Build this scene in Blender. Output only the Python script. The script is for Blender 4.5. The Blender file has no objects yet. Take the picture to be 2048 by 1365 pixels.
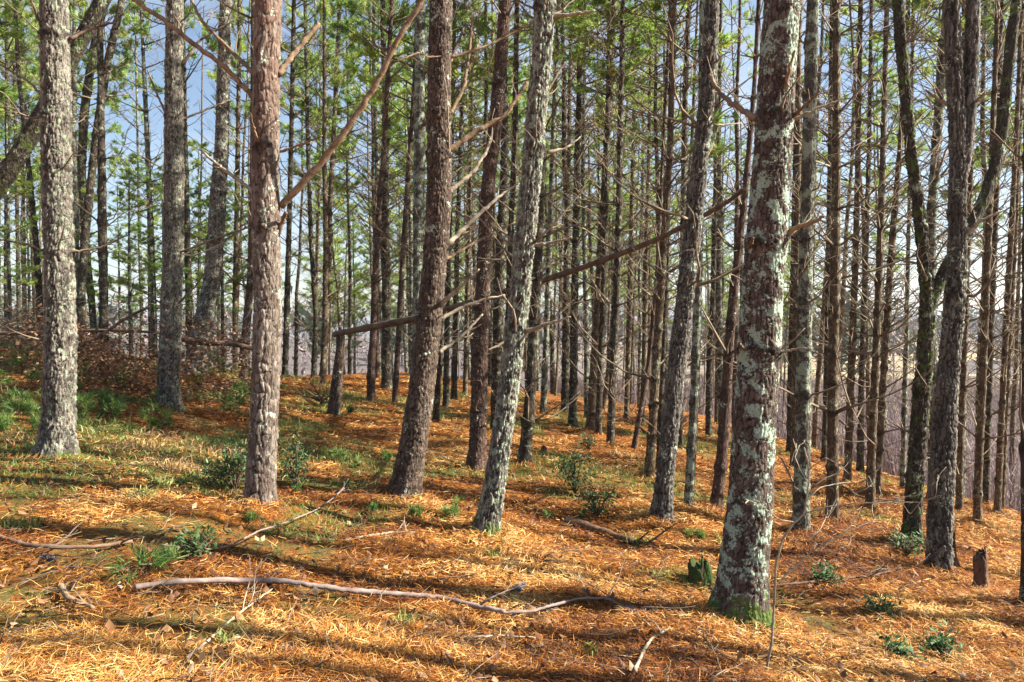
import bpy, math, random
import numpy as np
from mathutils import Vector

SC = bpy.context.scene
COL = SC.collection
R = math.radians

# ---------------------------------------------------------------- camera, sky, sun, exposure
F = 1479.0                       # focal length in pixels of the 2048 wide photograph
CAM = np.array([0.0, 0.0, 1.6])
PITCH = math.atan(42.5 / F)
cam_d = bpy.data.cameras.new('camera')
cam = bpy.data.objects.new('camera', cam_d)
COL.objects.link(cam)
cam.location = CAM
cam.rotation_euler = (R(90) - PITCH, 0, 0)
cam_d.sensor_width = 36
cam_d.lens = 36 * F / 2048
cam_d.clip_start = 0.05
cam_d.clip_end = 3000
SC.camera = cam

SUN_EL = R(38)
SUN_AZ = R(-2)                   # from +X towards +Y
world = bpy.data.worlds.new('World')
SC.world = world
world.use_nodes = True
wn = world.node_tree
for n in list(wn.nodes):
    wn.nodes.remove(n)
wo = wn.nodes.new('ShaderNodeOutputWorld')
bg = wn.nodes.new('ShaderNodeBackground')
sky = wn.nodes.new('ShaderNodeTexSky')
sky.sky_type = 'NISHITA'
sky.sun_disc = False
sky.sun_elevation = SUN_EL
sky.sun_rotation = R(90) - SUN_AZ
sky.air_density = 1.0
sky.dust_density = 0.6
tc = wn.nodes.new('ShaderNodeTexCoord')
mp = wn.nodes.new('ShaderNodeMapping')
mp.inputs['Scale'].default_value = (1.0, 1.0, 2.6)
nz = wn.nodes.new('ShaderNodeTexNoise')
nz.inputs['Scale'].default_value = 2.4
nz.inputs['Detail'].default_value = 8
nz.inputs['Roughness'].default_value = 0.6
cr = wn.nodes.new('ShaderNodeMapRange')
cr.inputs['From Min'].default_value = 0.47
cr.inputs['From Max'].default_value = 0.66
cr.inputs['To Max'].default_value = 0.62
mx = wn.nodes.new('ShaderNodeMixRGB')
mx.inputs['Color2'].default_value = (4.9, 5.5, 6.4, 1)
wn.links.new(tc.outputs['Generated'], mp.inputs['Vector'])
wn.links.new(mp.outputs[0], nz.inputs['Vector'])
wn.links.new(nz.outputs['Fac'], cr.inputs['Value'])
wn.links.new(cr.outputs[0], mx.inputs['Fac'])
wn.links.new(sky.outputs[0], mx.inputs['Color1'])
wn.links.new(mx.outputs[0], bg.inputs['Color'])
bg.inputs['Strength'].default_value = 0.05
wn.links.new(bg.outputs[0], wo.inputs['Surface'])

sun_d = bpy.data.lights.new('sun', 'SUN')
sun_d.energy = 5.0
sun_d.angle = R(0.6)
sun_d.color = (1.0, 0.93, 0.80)
sun = bpy.data.objects.new('sun', sun_d)
COL.objects.link(sun)
sv = Vector((math.cos(SUN_EL) * math.cos(SUN_AZ), math.cos(SUN_EL) * math.sin(SUN_AZ), math.sin(SUN_EL)))
sun.rotation_euler = sv.to_track_quat('Z', 'Y').to_euler()
sun.location = (20, 5, 20)

SC.view_settings.view_transform = 'Standard'
SC.view_settings.look = 'None'
SC.view_settings.exposure = 1.9
SC.view_settings.gamma = 1.0
SC.cycles.max_bounces = 5
SC.cycles.diffuse_bounces = 1
SC.cycles.transmission_bounces = 2
SC.cycles.caustics_reflective = False
SC.cycles.caustics_refractive = False
SC.cycles.use_denoising = True

# ---------------------------------------------------------------- terrain function, pixel to place
def sp(x, k):
    x = np.asarray(x, float) / k
    return k * (np.maximum(x, 0) + np.log1p(np.exp(-np.abs(x))))

def sstep(a, b, x):
    t = np.clip((np.asarray(x, float) - a) / (b - a), 0, 1)
    return t * t * (3 - 2 * t)

def hgt(x, y):
    x = np.asarray(x, float); y = np.asarray(y, float)
    xl = -22 + sp(x + 22, 4)
    yb = 60 - sp(60 - y, 4)
    yb = -6 + sp(yb + 6, 3)
    z = -.12 * xl - .04 * yb + .12 * (0.0)
    z = z - .28 * sp(x - 7.9, .8) - .16 * sp(y - 35 + .45 * x, 2)
    z = z - .13 * sp(y - 21, 2) * sstep(-5, -10, x)
    z = z + .3 * sstep(-5, -12, x) * sstep(8, 15, y)
    fl = -6.2 + 0.0 * x
    z = fl + sp(z - fl, .8)
    d = np.sqrt(x * x + y * y)
    z = z + 18 * sstep(330, 900, d) + 5 * np.sin(np.arctan2(x, y) * 9) * sstep(330, 900, d)
    z = z + .05 * np.sin(x * .9 + 1.3) * np.sin(y * .7 + .4) + .03 * np.sin(x * 2.1 + y * 1.3)
    return z

def pray(px, py):
    u = (px - 1024) / F; v = (682.5 - py) / F
    c, s = math.cos(PITCH), math.sin(PITCH)
    d = np.array([u, c + v * s, -s + v * c])
    return d / d[1]

def at(px, py, Y):
    return CAM + pray(px, py) * Y

def ground_at(px, py):
    d = pray(px, py)
    Y = np.concatenate([np.arange(1.5, 80, .05)])
    P = CAM[None] + d[None] * Y[:, None]
    below = P[:, 2] < hgt(P[:, 0], P[:, 1])
    i = int(np.argmax(below)) if below.any() else len(Y) - 1
    return P[i]

def proj(p):
    p = np.asarray(p) - CAM
    c, s = math.cos(PITCH), math.sin(PITCH)
    f = p[1] * c - p[2] * s; u = p[1] * s + p[2] * c
    return 1024 + F * p[0] / f, 682.5 - F * u / f

# ---------------------------------------------------------------- mesh helpers
class MB:
    """collects vertices, faces and per-vertex attributes as arrays"""
    def __init__(self):
        self.v = []; self.q = []; self.t = []; self.n = 0; self.a = {}
    def add(self, v, quads=None, tris=None, **att):
        v = np.asarray(v, float).reshape(-1, 3)
        if quads is not None and len(quads):
            self.q.append(np.asarray(quads, np.int64).reshape(-1, 4) + self.n)
        if tris is not None and len(tris):
            self.t.append(np.asarray(tris, np.int64).reshape(-1, 3) + self.n)
        for k, val in att.items():
            self.a.setdefault(k, []).append((self.n, len(v), val))
        self.v.append(v); self.n += len(v)
    def merge(self, o, M=None, off=None, **att):
        v = np.concatenate(o.v)
        if M is not None: v = v @ np.asarray(M).T
        if off is not None: v = v + off
        q = np.concatenate(o.q) if o.q else None
        t = np.concatenate(o.t) if o.t else None
        aa = {}
        for k, lst in o.a.items():
            arr = np.zeros(len(v))
            for s, n, val in lst: arr[s:s + n] = val
            aa[k] = arr
        aa.update(att)
        self.add(v, q, t, **aa)
    def mesh(self, name, mat, smooth=True):
        me = bpy.data.meshes.new(name)
        v = np.concatenate(self.v) if self.v else np.zeros((0, 3))
        q = np.concatenate(self.q) if self.q else np.zeros((0, 4), np.int64)
        t = np.concatenate(self.t) if self.t else np.zeros((0, 3), np.int64)
        me.vertices.add(len(v)); me.vertices.foreach_set('co', v.astype(np.float32).ravel())
        loops = np.concatenate([q.ravel(), t.ravel()]).astype(np.int32)
        starts = np.concatenate([np.arange(len(q)) * 4, len(q) * 4 + np.arange(len(t)) * 3]).astype(np.int32)
        me.loops.add(len(loops)); me.loops.foreach_set('vertex_index', loops)
        me.polygons.add(len(starts)); me.polygons.foreach_set('loop_start', starts)
        if smooth:
            me.polygons.foreach_set('use_smooth', np.ones(len(starts), bool))
        for k, lst in self.a.items():
            arr = np.zeros(len(v), np.float32)
            for s, n, val in lst: arr[s:s + n] = val
            me.attributes.new(k, 'FLOAT', 'POINT').data.foreach_set('value', arr)
        me.update(calc_edges=True)
        me.materials.append(mat)
        return me

def tag(o, label=None, cat=None, group=None, kind=None):
    if label: o['label'] = label
    if cat: o['category'] = cat
    if group: o['group'] = group
    if kind: o['kind'] = kind
    return o

def link(name, me, parent=None, loc=None):
    o = bpy.data.objects.new(name, me)
    COL.objects.link(o)
    if parent is not None: o.parent = parent
    if loc is not None: o.location = [float(c) for c in loc]
    return o

def empty(name, loc, rz=0):
    o = bpy.data.objects.new(name, None)
    COL.objects.link(o)
    o.location = [float(c) for c in loc]; o.rotation_euler = (0, 0, rz)
    o.empty_display_size = .2
    return o

def frames(P):
    T = np.gradient(P, axis=0)
    T /= np.linalg.norm(T, axis=1)[:, None] + 1e-9
    a = np.array([1.0, 0, 0]) if abs(T[0, 0]) < .8 else np.array([0, 1.0, 0])
    N = a[None] - T * (T @ a)[:, None]
    N /= np.linalg.norm(N, axis=1)[:, None] + 1e-9
    return T, N, np.cross(T, N)

def quads_grid(n, m):
    i = np.arange(n - 1)[:, None] * m; j = np.arange(m)[None]; k = (j + 1) % m
    return np.stack([i + j, i + k, i + m + k, i + m + j], -1).reshape(-1, 4)

QG = {}
def tube(mb, P, r, sides=4, **att):
    P = np.asarray(P, float); n = len(P)
    r = np.broadcast_to(np.asarray(r, float), (n,)) if np.ndim(r) else np.full(n, r)
    T, N, B = frames(P)
    th = np.arange(sides) / sides * 2 * math.pi
    ring = (np.cos(th)[None, :, None] * N[:, None] + np.sin(th)[None, :, None] * B[:, None])
    V = P[:, None] + ring * r[:, None, None]
    if (n, sides) not in QG: QG[(n, sides)] = quads_grid(n, sides)
    q = QG[(n, sides)]
    caps = [[0, i + 1, i] for i in range(1, sides - 1)] + [[(n - 1) * sides, (n - 1) * sides + i, (n - 1) * sides + i + 1] for i in range(1, sides - 1)]
    mb.add(V.reshape(-1, 3), q, caps, **att)

def resample(P, step):
    P = np.asarray(P, float)
    d = np.concatenate([[0], np.cumsum(np.linalg.norm(np.diff(P[:, :3], axis=0), axis=1))])
    n = max(3, int(d[-1] / step) + 1)
    s = np.linspace(0, d[-1], n)
    Q = np.stack([np.interp(s, d, P[:, k]) for k in range(P.shape[1])], 1)
    w = max(1, int(.25 * d[-1] / max(1, len(P) - 1) / step))
    if w > 1:                                              # soften the corners of the polyline
        ker = np.hanning(2 * w + 3)[1:-1]; ker /= ker.sum()
        pad = len(ker) // 2
        for k in range(P.shape[1]):
            a = Q[:, k]
            e = np.concatenate([2 * a[0] - a[pad:0:-1], a, 2 * a[-1] - a[-2:-pad - 2:-1]]) if len(a) > pad + 1 else None
            if e is not None: Q[:, k] = np.convolve(e, ker, 'valid')[:len(a)]
    return Q, s

def hash2(i, j, seed):
    h = (i.astype(np.int64) * 374761393 + j.astype(np.int64) * 668265263 + seed * 974711) & 0x7fffffff
    h = (h ^ (h >> 13)) * 1274126177 & 0x7fffffff
    h = (h ^ (h >> 16)) & 0x7fffffff
    return (h % 100003) / 100003.0

def worley(u, v, nu, seed):
    iu = np.floor(u).astype(np.int64); iv = np.floor(v).astype(np.int64)
    f1 = np.full(u.shape, 9.0); f2 = np.full(u.shape, 9.0); cid = np.zeros(u.shape)
    for di in (-1, 0, 1):
        for dj in (-1, 0, 1):
            ci = iu + di; cj = iv + dj; cw = ci % nu
            x = ci + .15 + .7 * hash2(cw, cj, seed); y = cj + .15 + .7 * hash2(cw, cj, seed + 7)
            d = np.sqrt((u - x) ** 2 + (v - y) ** 2)
            c = hash2(cw, cj, seed + 13)
            m = d < f1
            f2 = np.where(m, f1, np.minimum(f2, d)); cid = np.where(m, c, cid); f1 = np.where(m, d, f1)
    return f1, f2, cid

def vnoise(x, y, seed):
    ix = np.floor(x); iy = np.floor(y); fx = x - ix; fy = y - iy
    fx = fx * fx * (3 - 2 * fx); fy = fy * fy * (3 - 2 * fy)
    ix = ix.astype(np.int64); iy = iy.astype(np.int64)
    a = hash2(ix, iy, seed); b = hash2(ix + 1, iy, seed); c = hash2(ix, iy + 1, seed); d = hash2(ix + 1, iy + 1, seed)
    return (a * (1 - fx) + b * fx) * (1 - fy) + (c * (1 - fx) + d * fx) * fy

STY = {'plate': (.046, .12, .013, 3.2), 'ridge': (.025, .15, .012, 2.2), 'scale': (.026, .060, .008, 2.6), 'fine': (.022, .040, .004, 2.5)}

def trunk(mb, P, sides, step, style, seed, whorls=(), flare=.35, roots=5, depth=1.0, flare_h=.16):
    """P rows: x y z r, from the base up; bark relief is real geometry"""
    Q, s = resample(P, step)
    r = Q[:, 3]; C = Q[:, :3]
    T, N, B = frames(C)
    th = np.arange(sides) / sides * 2 * math.pi
    TH, S = np.meshgrid(th, s)
    cw, chh, dp, sharp = STY[style]
    nu = max(5, int(round(2 * math.pi * float(np.median(r)) / cw)))
    rng = np.random.default_rng(seed)
    ph = rng.uniform(0, 6.28, 8)
    rm = float(np.median(r)); cx_ = np.cos(TH) * rm; sx_ = np.sin(TH) * rm; q_ = 1 / cw
    nA = vnoise((cx_ + .7 * S) * q_ * .5 + 50, (sx_ - .35 * S) * q_ * .5 + 90, seed + 21) - .5
    nB = vnoise((sx_ + .5 * S) * q_ * .9 + 70, (cx_ + .45 * S) * q_ * .9 + 30, seed + 22) - .5
    nC = vnoise((cx_ - .6 * S) * q_ * .6 + 40, (sx_ + .4 * S) * q_ * .6 + 60, seed + 23) - .5
    nD = vnoise((cx_ + .9 * S) * q_ * 2 + 40, (sx_ + .8 * S) * q_ * 2 + 60, seed + 24) - .5
    U = TH / (2 * math.pi) * nu + 1.1 * nA + .7 * nB + .3 * nD
    V = S / chh + 1.2 * nC + .8 * nA - .3 * nD
    f1, f2, cid = worley(U, V, nu, seed)
    U2 = U * 2; V2 = V * 2.3
    g1, g2, cid2 = worley(U2 + .5 * nD, V2 + 1.5 * nD, nu * 2, seed + 3)
    h1, h2, cid3 = worley(TH / (2 * math.pi) * nu * 3 + 2 * nD, S / chh * 4.5 + 2.5 * nB, nu * 3, seed + 5)
    plate = np.clip((f2 - f1) * sharp, 0, 1) * (.45 + .35 * np.clip((g2 - g1) * 3, 0, 1) + .2 * np.clip((h2 - h1) * 3, 0, 1)) * (.8 + .35 * cid2)
    wh = np.zeros(len(s))
    wr = np.ones_like(S)
    for w in whorls:
        sw = w + .05 * nA + .05 * nB + .012 * np.sin(TH * 2 + w * 3)
        g = np.exp(-((S - sw) / ((.048 if style == 'fine' else .028) + .25 * float(np.median(r)) * .35)) ** 2)
        wr += (.2 if style == 'fine' else .08) * g * (1 + 1.2 * nB); wh = np.maximum(wh if wh.ndim == 2 else wh[:, None], g * np.clip(.75 + 1.6 * nC + nB, .1, 1))
    if wh.ndim == 1: wh = np.repeat(wh[:, None], sides, 1)
    fl = np.exp(-np.maximum(S - .24, 0) / flare_h)
    rr = r[:, None] * wr * (1 + flare * fl * (1 + .55 * np.cos(roots * TH + ph[5]) + .3 * np.cos((roots + 2) * TH + ph[6])))
    rr = rr * (1 + .03 * np.sin(2 * TH + S * 1.7 + ph[7]) + .02 * np.sin(3 * TH - S * 3.1))
    rr = rr + (plate - .6) * dp * depth + (cid - .5) * dp * .6 * depth
    rr = rr + wh * .02 * nD
    ring = np.cos(TH)[..., None] * N[:, None] + np.sin(TH)[..., None] * B[:, None]
    Vv = C[:, None] + ring * rr[..., None]
    m = sides
    caps = [[(len(s) - 1) * m, (len(s) - 1) * m + i, (len(s) - 1) * m + i + 1] for i in range(1, m - 1)]
    mb.add(Vv.reshape(-1, 3), quads_grid(len(s), m), caps, bark=plate.ravel(), cell=cid.ravel(), whorl=wh.ravel())

# ---------------------------------------------------------------- materials
def newmat(name):
    m = bpy.data.materials.new(name); m.use_nodes = True
    nt = m.node_tree
    b = nt.nodes['Principled BSDF']
    b.inputs['Roughness'].default_value = .9
    b.inputs['Specular IOR Level'].default_value = .25
    return m, nt, b

class NT:
    def __init__(s, nt): s.nt = nt
    def n(s, t, **k):
        x = s.nt.nodes.new(t)
        for a, b in k.items(): setattr(x, a, b)
        return x
    def inp(s, node, key, val):
        if hasattr(val, 'is_linked') or hasattr(val, 'links'): s.nt.links.new(val, node.inputs[key])
        else: node.inputs[key].default_value = val
    def attr(s, name):
        return s.n('ShaderNodeAttribute', attribute_name=name).outputs['Fac']
    def co(s, scale=(1, 1, 1), which='Object'):
        t = s.n('ShaderNodeTexCoord'); m = s.n('ShaderNodeMapping')
        m.inputs['Scale'].default_value = scale
        s.nt.links.new(t.outputs[which], m.inputs['Vector']); return m.outputs[0]
    def noise(s, scale, vec=None, detail=4, rough=.55, dist=0):
        x = s.n('ShaderNodeTexNoise'); x.inputs['Scale'].default_value = scale
        x.inputs['Detail'].default_value = detail; x.inputs['Roughness'].default_value = rough
        x.inputs['Distortion'].default_value = dist
        if vec is not None: s.nt.links.new(vec, x.inputs['Vector'])
        return x.outputs['Fac']
    def voro(s, scale, vec=None, feature='F1', out='Distance'):
        x = s.n('ShaderNodeTexVoronoi', feature=feature); x.inputs['Scale'].default_value = scale
        if vec is not None: s.nt.links.new(vec, x.inputs['Vector'])
        return x.outputs[out]
    def mr(s, val, a, b, c=0.0, d=1.0):
        x = s.n('ShaderNodeMapRange')
        s.inp(x, 'Value', val)
        for k, w in zip(('From Min', 'From Max', 'To Min', 'To Max'), (a, b, c, d)): x.inputs[k].default_value = w
        return x.outputs[0]
    def math(s, op, a, b=0.0):
        x = s.n('ShaderNodeMath', operation=op); s.inp(x, 0, a); s.inp(x, 1, b); return x.outputs[0]
    def mix(s, f, a, b, bt='MIX'):
        x = s.n('ShaderNodeMixRGB', blend_type=bt); s.inp(x, 'Fac', f)
        for k, v in (('Color1', a), ('Color2', b)):
            if isinstance(v, tuple): x.inputs[k].default_value = v + (1,) if len(v) == 3 else v
            else: s.inp(x, k, v)
        return x.outputs[0]
    def ramp(s, fac, stops):
        x = s.n('ShaderNodeValToRGB'); s.inp(x, 'Fac', fac)
        e = x.color_ramp.elements
        while len(e) < len(stops): e.new(.5)
        for q, (p, c) in zip(e, stops): q.position = p; q.color = c + (1,)
        return x.outputs[0]
    def bump(s, h, strength=.5, dist=.01):
        x = s.n('ShaderNodeBump'); x.inputs['Strength'].default_value = strength
        x.inputs['Distance'].default_value = dist; s.inp(x, 'Height', h); return x.outputs[0]
    def sep(s, v):
        x = s.n('ShaderNodeSeparateXYZ'); s.nt.links.new(v, x.inputs[0]); return x.outputs

def bark_mat(name, plate, plate2, crack, lichen=0.0, lich_col=(.40, .46, .36), lscale=7, moss=0.3, moss_h=.35, speck=0.15, top_red=None, moss_all=0.0):
    m, nt, b = newmat(name); k = NT(nt)
    co = k.co(); cos_ = k.co((1, 1, .25))
    cell = k.attr('cell'); brk = k.attr('bark'); wh = k.attr('whorl')
    big = k.noise(2.3, co, 3)
    col = k.mix(k.mr(k.math('ADD', k.math('MULTIPLY', cell, .55), k.math('MULTIPLY', big, .6)), .35, .85), plate, plate2)
    fine = k.noise(60, cos_, 3)
    col = k.mix(k.mr(fine, .45, .68, 0, .6), col, tuple(c * .4 for c in plate))
    if top_red:
        z = k.sep(k.co())[2]
        col = k.mix(k.math('MULTIPLY', k.mr(z, top_red[1], top_red[2]), k.mr(k.noise(5, co, 3), .38, .55)), col, top_red[0])
    col = k.mix(k.mr(brk, .02, .4 if top_red else .55), crack, col)
    if lichen > 0:
        a = k.noise(lscale, co, 5, .62, .4); e = k.noise(lscale * 7, co, 4, .7)
        msk = k.mr(k.math('ADD', a, k.math('MULTIPLY', e, .5)), .915 - lichen * .3, .95 - lichen * .3)
        lc = k.mix(k.noise(lscale * 1.7, co, 2), lich_col, tuple(min(1, c * 1.35) for c in lich_col))
        lc = k.mix(k.mr(k.noise(90, co, 2), .4, .7, 0, .45), lc, tuple(c * .55 for c in lich_col))
        col = k.mix(msk, col, lc)
    if speck > 0:
        v = k.voro(26, co); e = k.noise(9, co, 2)
        msk = k.math('MULTIPLY', k.mr(v, .30 * speck + .12, .30 * speck + .08), k.mr(e, .5, .56))
        col = k.mix(k.math('MULTIPLY', msk, .9), col, tuple(min(1, c * 1.15) for c in lich_col))
    col = k.mix(k.mr(wh, .25, .95, 0, .8), col, (.028, .020, .015))
    if moss > 0 or moss_all > 0:
        z = k.sep(k.co())[2]
        lo = k.mr(z, moss_h, 0.02)
        a = k.math('ADD', k.math('MULTIPLY', lo, moss), moss_all)
        msk = k.mr(k.math('ADD', a, k.noise(9, co, 5, .7)), .78, .86)
        mc = k.mix(k.noise(40, co, 3), (.035, .06, .012), (.13, .18, .035))
        col = k.mix(msk, col, mc)
    nt.links.new(col, b.inputs['Base Color'])
    h = k.math('ADD', k.math('MULTIPLY', k.noise(45, cos_, 5, .65), 1.0), k.math('MULTIPLY', k.voro(38, cos_, 'DISTANCE_TO_EDGE'), .9))
    nt.links.new(k.bump(h, 1.0, .022), b.inputs['Normal'])
    return m

M = {}
GREY = (.12, .105, .085); GREYL = (.30, .265, .22); CRK = (.016, .012, .010)
M['grey'] = bark_mat('grey_ridged_bark', GREY, GREYL, CRK, lichen=.28, moss=.28, moss_h=.3)
M['grey_lichen'] = bark_mat('grey_lichened_bark', GREY, GREYL, CRK, lichen=.30, lich_col=(.27, .31, .22), lscale=15, moss=.3)
M['plate'] = bark_mat('rosy_plated_bark', (.125, .092, .073), (.30, .25, .205), (.018, .011, .009), lichen=.12, moss=.2, top_red=((.17, .098, .07), 2.0, 4.4), speck=.1)
M['red'] = bark_mat('reddish_scaly_bark', (.078, .054, .040), (.175, .125, .094), (.014, .009, .007), lichen=.08, moss=.25)
M['darkred'] = bark_mat('dark_red_bark', (.09, .054, .040), (.15, .095, .072), (.026, .015, .012), lichen=.05, moss=.2)
M['pale'] = bark_mat('pale_lichened_bark', (.11, .098, .083), (.30, .27, .225), (.018, .014, .012), lichen=.45, lich_col=(.29, .34, .25), lscale=16, moss=.35, moss_h=.5, speck=.3)
M['blotch'] = bark_mat('lichen_blotched_bark', (.08, .056, .046), (.17, .125, .10), (.014, .010, .008), lichen=.455, lich_col=(.30, .385, .30), lscale=9, moss=.45, moss_h=.55, speck=.6)
M['mossy'] = bark_mat('dark_mossy_bark', (.055, .045, .035), (.10, .085, .06), (.02, .016, .012), lichen=.2, lich_col=(.26, .30, .20), moss=.1, moss_all=.24)
M['grey2'] = bark_mat('grey_violet_bark', (.095, .086, .074), (.22, .20, .17), (.014, .011, .010), lichen=.12, moss=.2)
M['slim'] = bark_mat('slim_brown_bark', (.095, .063, .036), (.18, .125, .075), (.04, .027, .018), lichen=.25, lich_col=(.28, .30, .20), lscale=11, moss=.15, speck=.3)
M['slimdark'] = bark_mat('slim_dark_bark', (.042, .032, .023), (.09, .069, .048), (.022, .016, .012), lichen=.3, lich_col=(.20, .22, .15), lscale=11, moss=.2, speck=.35)
M['slimgrey'] = bark_mat('slim_grey_bark', (.07, .063, .05), (.145, .13, .102), (.03, .025, .02), lichen=.5, lich_col=(.26, .30, .22), lscale=9, moss=.2, speck=.4)

def simple(name, c1, c2, scale=20, rough=.9, bump=.3, stretch=(1, 1, 1), attr=None):
    m, nt, b = newmat(name); k = NT(nt)
    co = k.co(stretch)
    f = k.attr(attr) if attr else k.mr(k.noise(scale, co, 4), .3, .7)
    nt.links.new(k.mix(f, c1, c2), b.inputs['Base Color'])
    b.inputs['Roughness'].default_value = rough
    if bump: nt.links.new(k.bump(k.noise(scale * 2, co, 4), bump, .01), b.inputs['Normal'])
    return m
M['twig'] = simple('dead_twig_wood', (.085, .062, .042), (.26, .205, .14), 6)
M['twigfar'] = simple('far_twig_wood', (.075, .055, .038), (.20, .155, .105), 1.5, bump=0)
M['orange_wood'] = simple('orange_barkless_wood', (.10, .065, .04), (.30, .20, .12), 22, bump=.5, stretch=(1, 1, 1))
M['pale_wood'] = simple('weathered_pale_wood', (.16, .125, .085), (.42, .36, .27), 16, bump=.6)
M['log'] = simple('old_brown_log_bark', (.06, .04, .03), (.20, .13, .09), 8, bump=.6)
M['stick'] = simple('pinkish_stick_bark', (.12, .085, .072), (.29, .22, .19), 11, bump=.7)
M['mossstump'] = simple('moss_covered_wood', (.025, .045, .015), (.07, .13, .04), 14, bump=.8)
def mossy_wood():
    m, nt, b = newmat('moss_covered_wood'); k = NT(nt); co = k.co((1, 1, .5))
    w = k.mix(k.noise(30, co, 4), (.05, .032, .02), (.17, .11, .07))
    g = k.mix(k.noise(50, co, 4), (.02, .045, .012), (.09, .16, .035))
    nt.links.new(k.mix(k.mr(k.noise(10, co, 5, .7), .40, .52), w, g), b.inputs['Base Color'])
    nt.links.new(k.bump(k.noise(40, co, 5, .7), 1.0, .02), b.inputs['Normal'])
    return m
M['mossstump'] = mossy_wood()
M['rotten'] = simple('rotten_wood', (.06, .035, .022), (.20, .11, .065), 18, bump=.8, stretch=(1, 1, .3))
M['cone'] = simple('pine_cone_scales', (.10, .085, .085), (.30, .27, .27), 60, attr='tone')

def leafmat(name, stops, trans=.35, attr='tone', rough=.6, tint=1.0, decay=0):
    m, nt, b = newmat(name); k = NT(nt)
    col = k.ramp(k.attr(attr), stops)
    if decay: col = k.mix(k.mr(k.noise(1.7, k.co(), 5, .7), .50, .66, 0, decay), col, k.mix(k.attr(attr), (.04, .022, .011), (.28, .17, .085)))
    nt.nodes.remove(b)
    d = k.n('ShaderNodeBsdfDiffuse'); t = k.n('ShaderNodeBsdfTranslucent'); g = k.n('ShaderNodeBsdfGlossy')
    g.inputs['Roughness'].default_value = rough
    g.inputs['Color'].default_value = (.5, .5, .5, 1)
    nt.links.new(col, d.inputs[0]); nt.links.new(col, t.inputs[0])
    m1 = k.n('ShaderNodeMixShader'); m1.inputs[0].default_value = trans
    nt.links.new(d.outputs[0], m1.inputs[1]); nt.links.new(t.outputs[0], m1.inputs[2])
    m2 = k.n('ShaderNodeMixShader'); m2.inputs[0].default_value = .06
    nt.links.new(m1.outputs[0], m2.inputs[1]); nt.links.new(g.outputs[0], m2.inputs[2])
    nt.links.new(m2.outputs[0], nt.nodes['Material Output'].inputs['Surface'])
    return m
M['needles'] = leafmat('green_pine_needles', [(0, (.08, .19, .03)), (.5, (.26, .42, .06)), (1, (.58, .62, .15))], .55)
M['seedling'] = leafmat('fresh_seedling_needles', [(0, (.06, .13, .025)), (.5, (.12, .22, .04)), (1, (.26, .33, .08))], .4)
M['laurel'] = leafmat('glossy_laurel_leaves', [(0, (.03, .07, .025)), (.6, (.06, .13, .04)), (1, (.15, .24, .07))], .25, rough=.55)
M['grass'] = leafmat('grass_blades', [(0, (.11, .20, .03)), (.5, (.24, .32, .07)), (1, (.45, .42, .16))], .4)
M['drygrass'] = leafmat('dry_fern_blades', [(0, (.30, .16, .06)), (.5, (.48, .30, .12)), (1, (.65, .48, .24))], .3)
M['litter'] = leafmat('fallen_pine_needles', [(0, (.02, .008, .005)), (.3, (.11, .030, .006)), (.56, (.36, .105, .012)), (.8, (.60, .28, .045)), (1, (.78, .55, .22))], .1, decay=.3)
M['deadleaf'] = leafmat('dry_oak_leaves', [(0, (.06, .022, .012)), (.4, (.15, .06, .025)), (.8, (.30, .16, .07)), (1, (.52, .42, .28))], .2)
M['rustleaf'] = leafmat('rusty_dead_foliage', [(0, (.10, .045, .025)), (.5, (.24, .11, .055)), (1, (.40, .24, .13))], .3)
M['brush'] = leafmat('violet_grey_brush', [(0, (.10, .075, .085)), (.6, (.19, .14, .15)), (1, (.36, .26, .22))], .1)
M['faregreen'] = leafmat('far_evergreen', [(0, (.04, .06, .035)), (1, (.12, .16, .08))], .2)
M['strawfield'] = leafmat('straw_stems', [(0, (.35, .24, .12)), (1, (.62, .48, .26))], .2)

# ground
def ground_mat():
    m, nt, b = newmat('needle_covered_ground'); k = NT(nt)
    co = k.co()
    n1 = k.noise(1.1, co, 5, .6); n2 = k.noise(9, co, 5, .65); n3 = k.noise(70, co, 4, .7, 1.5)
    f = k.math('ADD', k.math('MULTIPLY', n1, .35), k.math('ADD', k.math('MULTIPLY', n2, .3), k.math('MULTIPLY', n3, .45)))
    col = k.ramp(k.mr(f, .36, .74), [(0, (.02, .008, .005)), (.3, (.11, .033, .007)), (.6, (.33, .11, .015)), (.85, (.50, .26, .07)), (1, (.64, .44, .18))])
    x, y, z = k.sep(k.co())[:3]
    gm = k.math('MULTIPLY', k.attr('green'), k.mr(n2, .38, .55))
    col = k.mix(k.math('MULTIPLY', gm, .85), col, k.mix(n3, (.03, .05, .012), (.12, .15, .035)))
    # valley: violet brown scrub floor, then straw field, then far hills, distance haze painted into their blue grey
    d = k.n('ShaderNodeVectorMath', operation='LENGTH')
    nt.links.new(k.co(), d.inputs[0]); dd = d.outputs['Value']
    val = k.mr(z, -3.0, -4.2)
    col = k.mix(val, col, k.mix(n2, (.15, .10, .10), (.26, .18, .16)))
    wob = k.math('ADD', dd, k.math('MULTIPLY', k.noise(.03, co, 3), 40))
    side = k.mr(k.math('DIVIDE', x, k.math('MAXIMUM', y, 1.0)), .02, .2)
    fld = k.mix(k.math('MULTIPLY', side, k.mr(k.noise(.03, co, 4, .7), .44, .56)), (.12, .10, .095), k.mix(k.noise(.15, co, 5, .7), (.34, .26, .14), (.48, .38, .23)))
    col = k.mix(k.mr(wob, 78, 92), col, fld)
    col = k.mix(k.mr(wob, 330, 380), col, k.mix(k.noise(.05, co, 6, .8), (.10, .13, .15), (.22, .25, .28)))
    nt.links.new(col, b.inputs['Base Color'])
    nt.links.new(k.bump(k.math('ADD', k.math('MULTIPLY', n2, 1.5), n3), .8, .03), b.inputs['Normal'])
    return m

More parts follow.
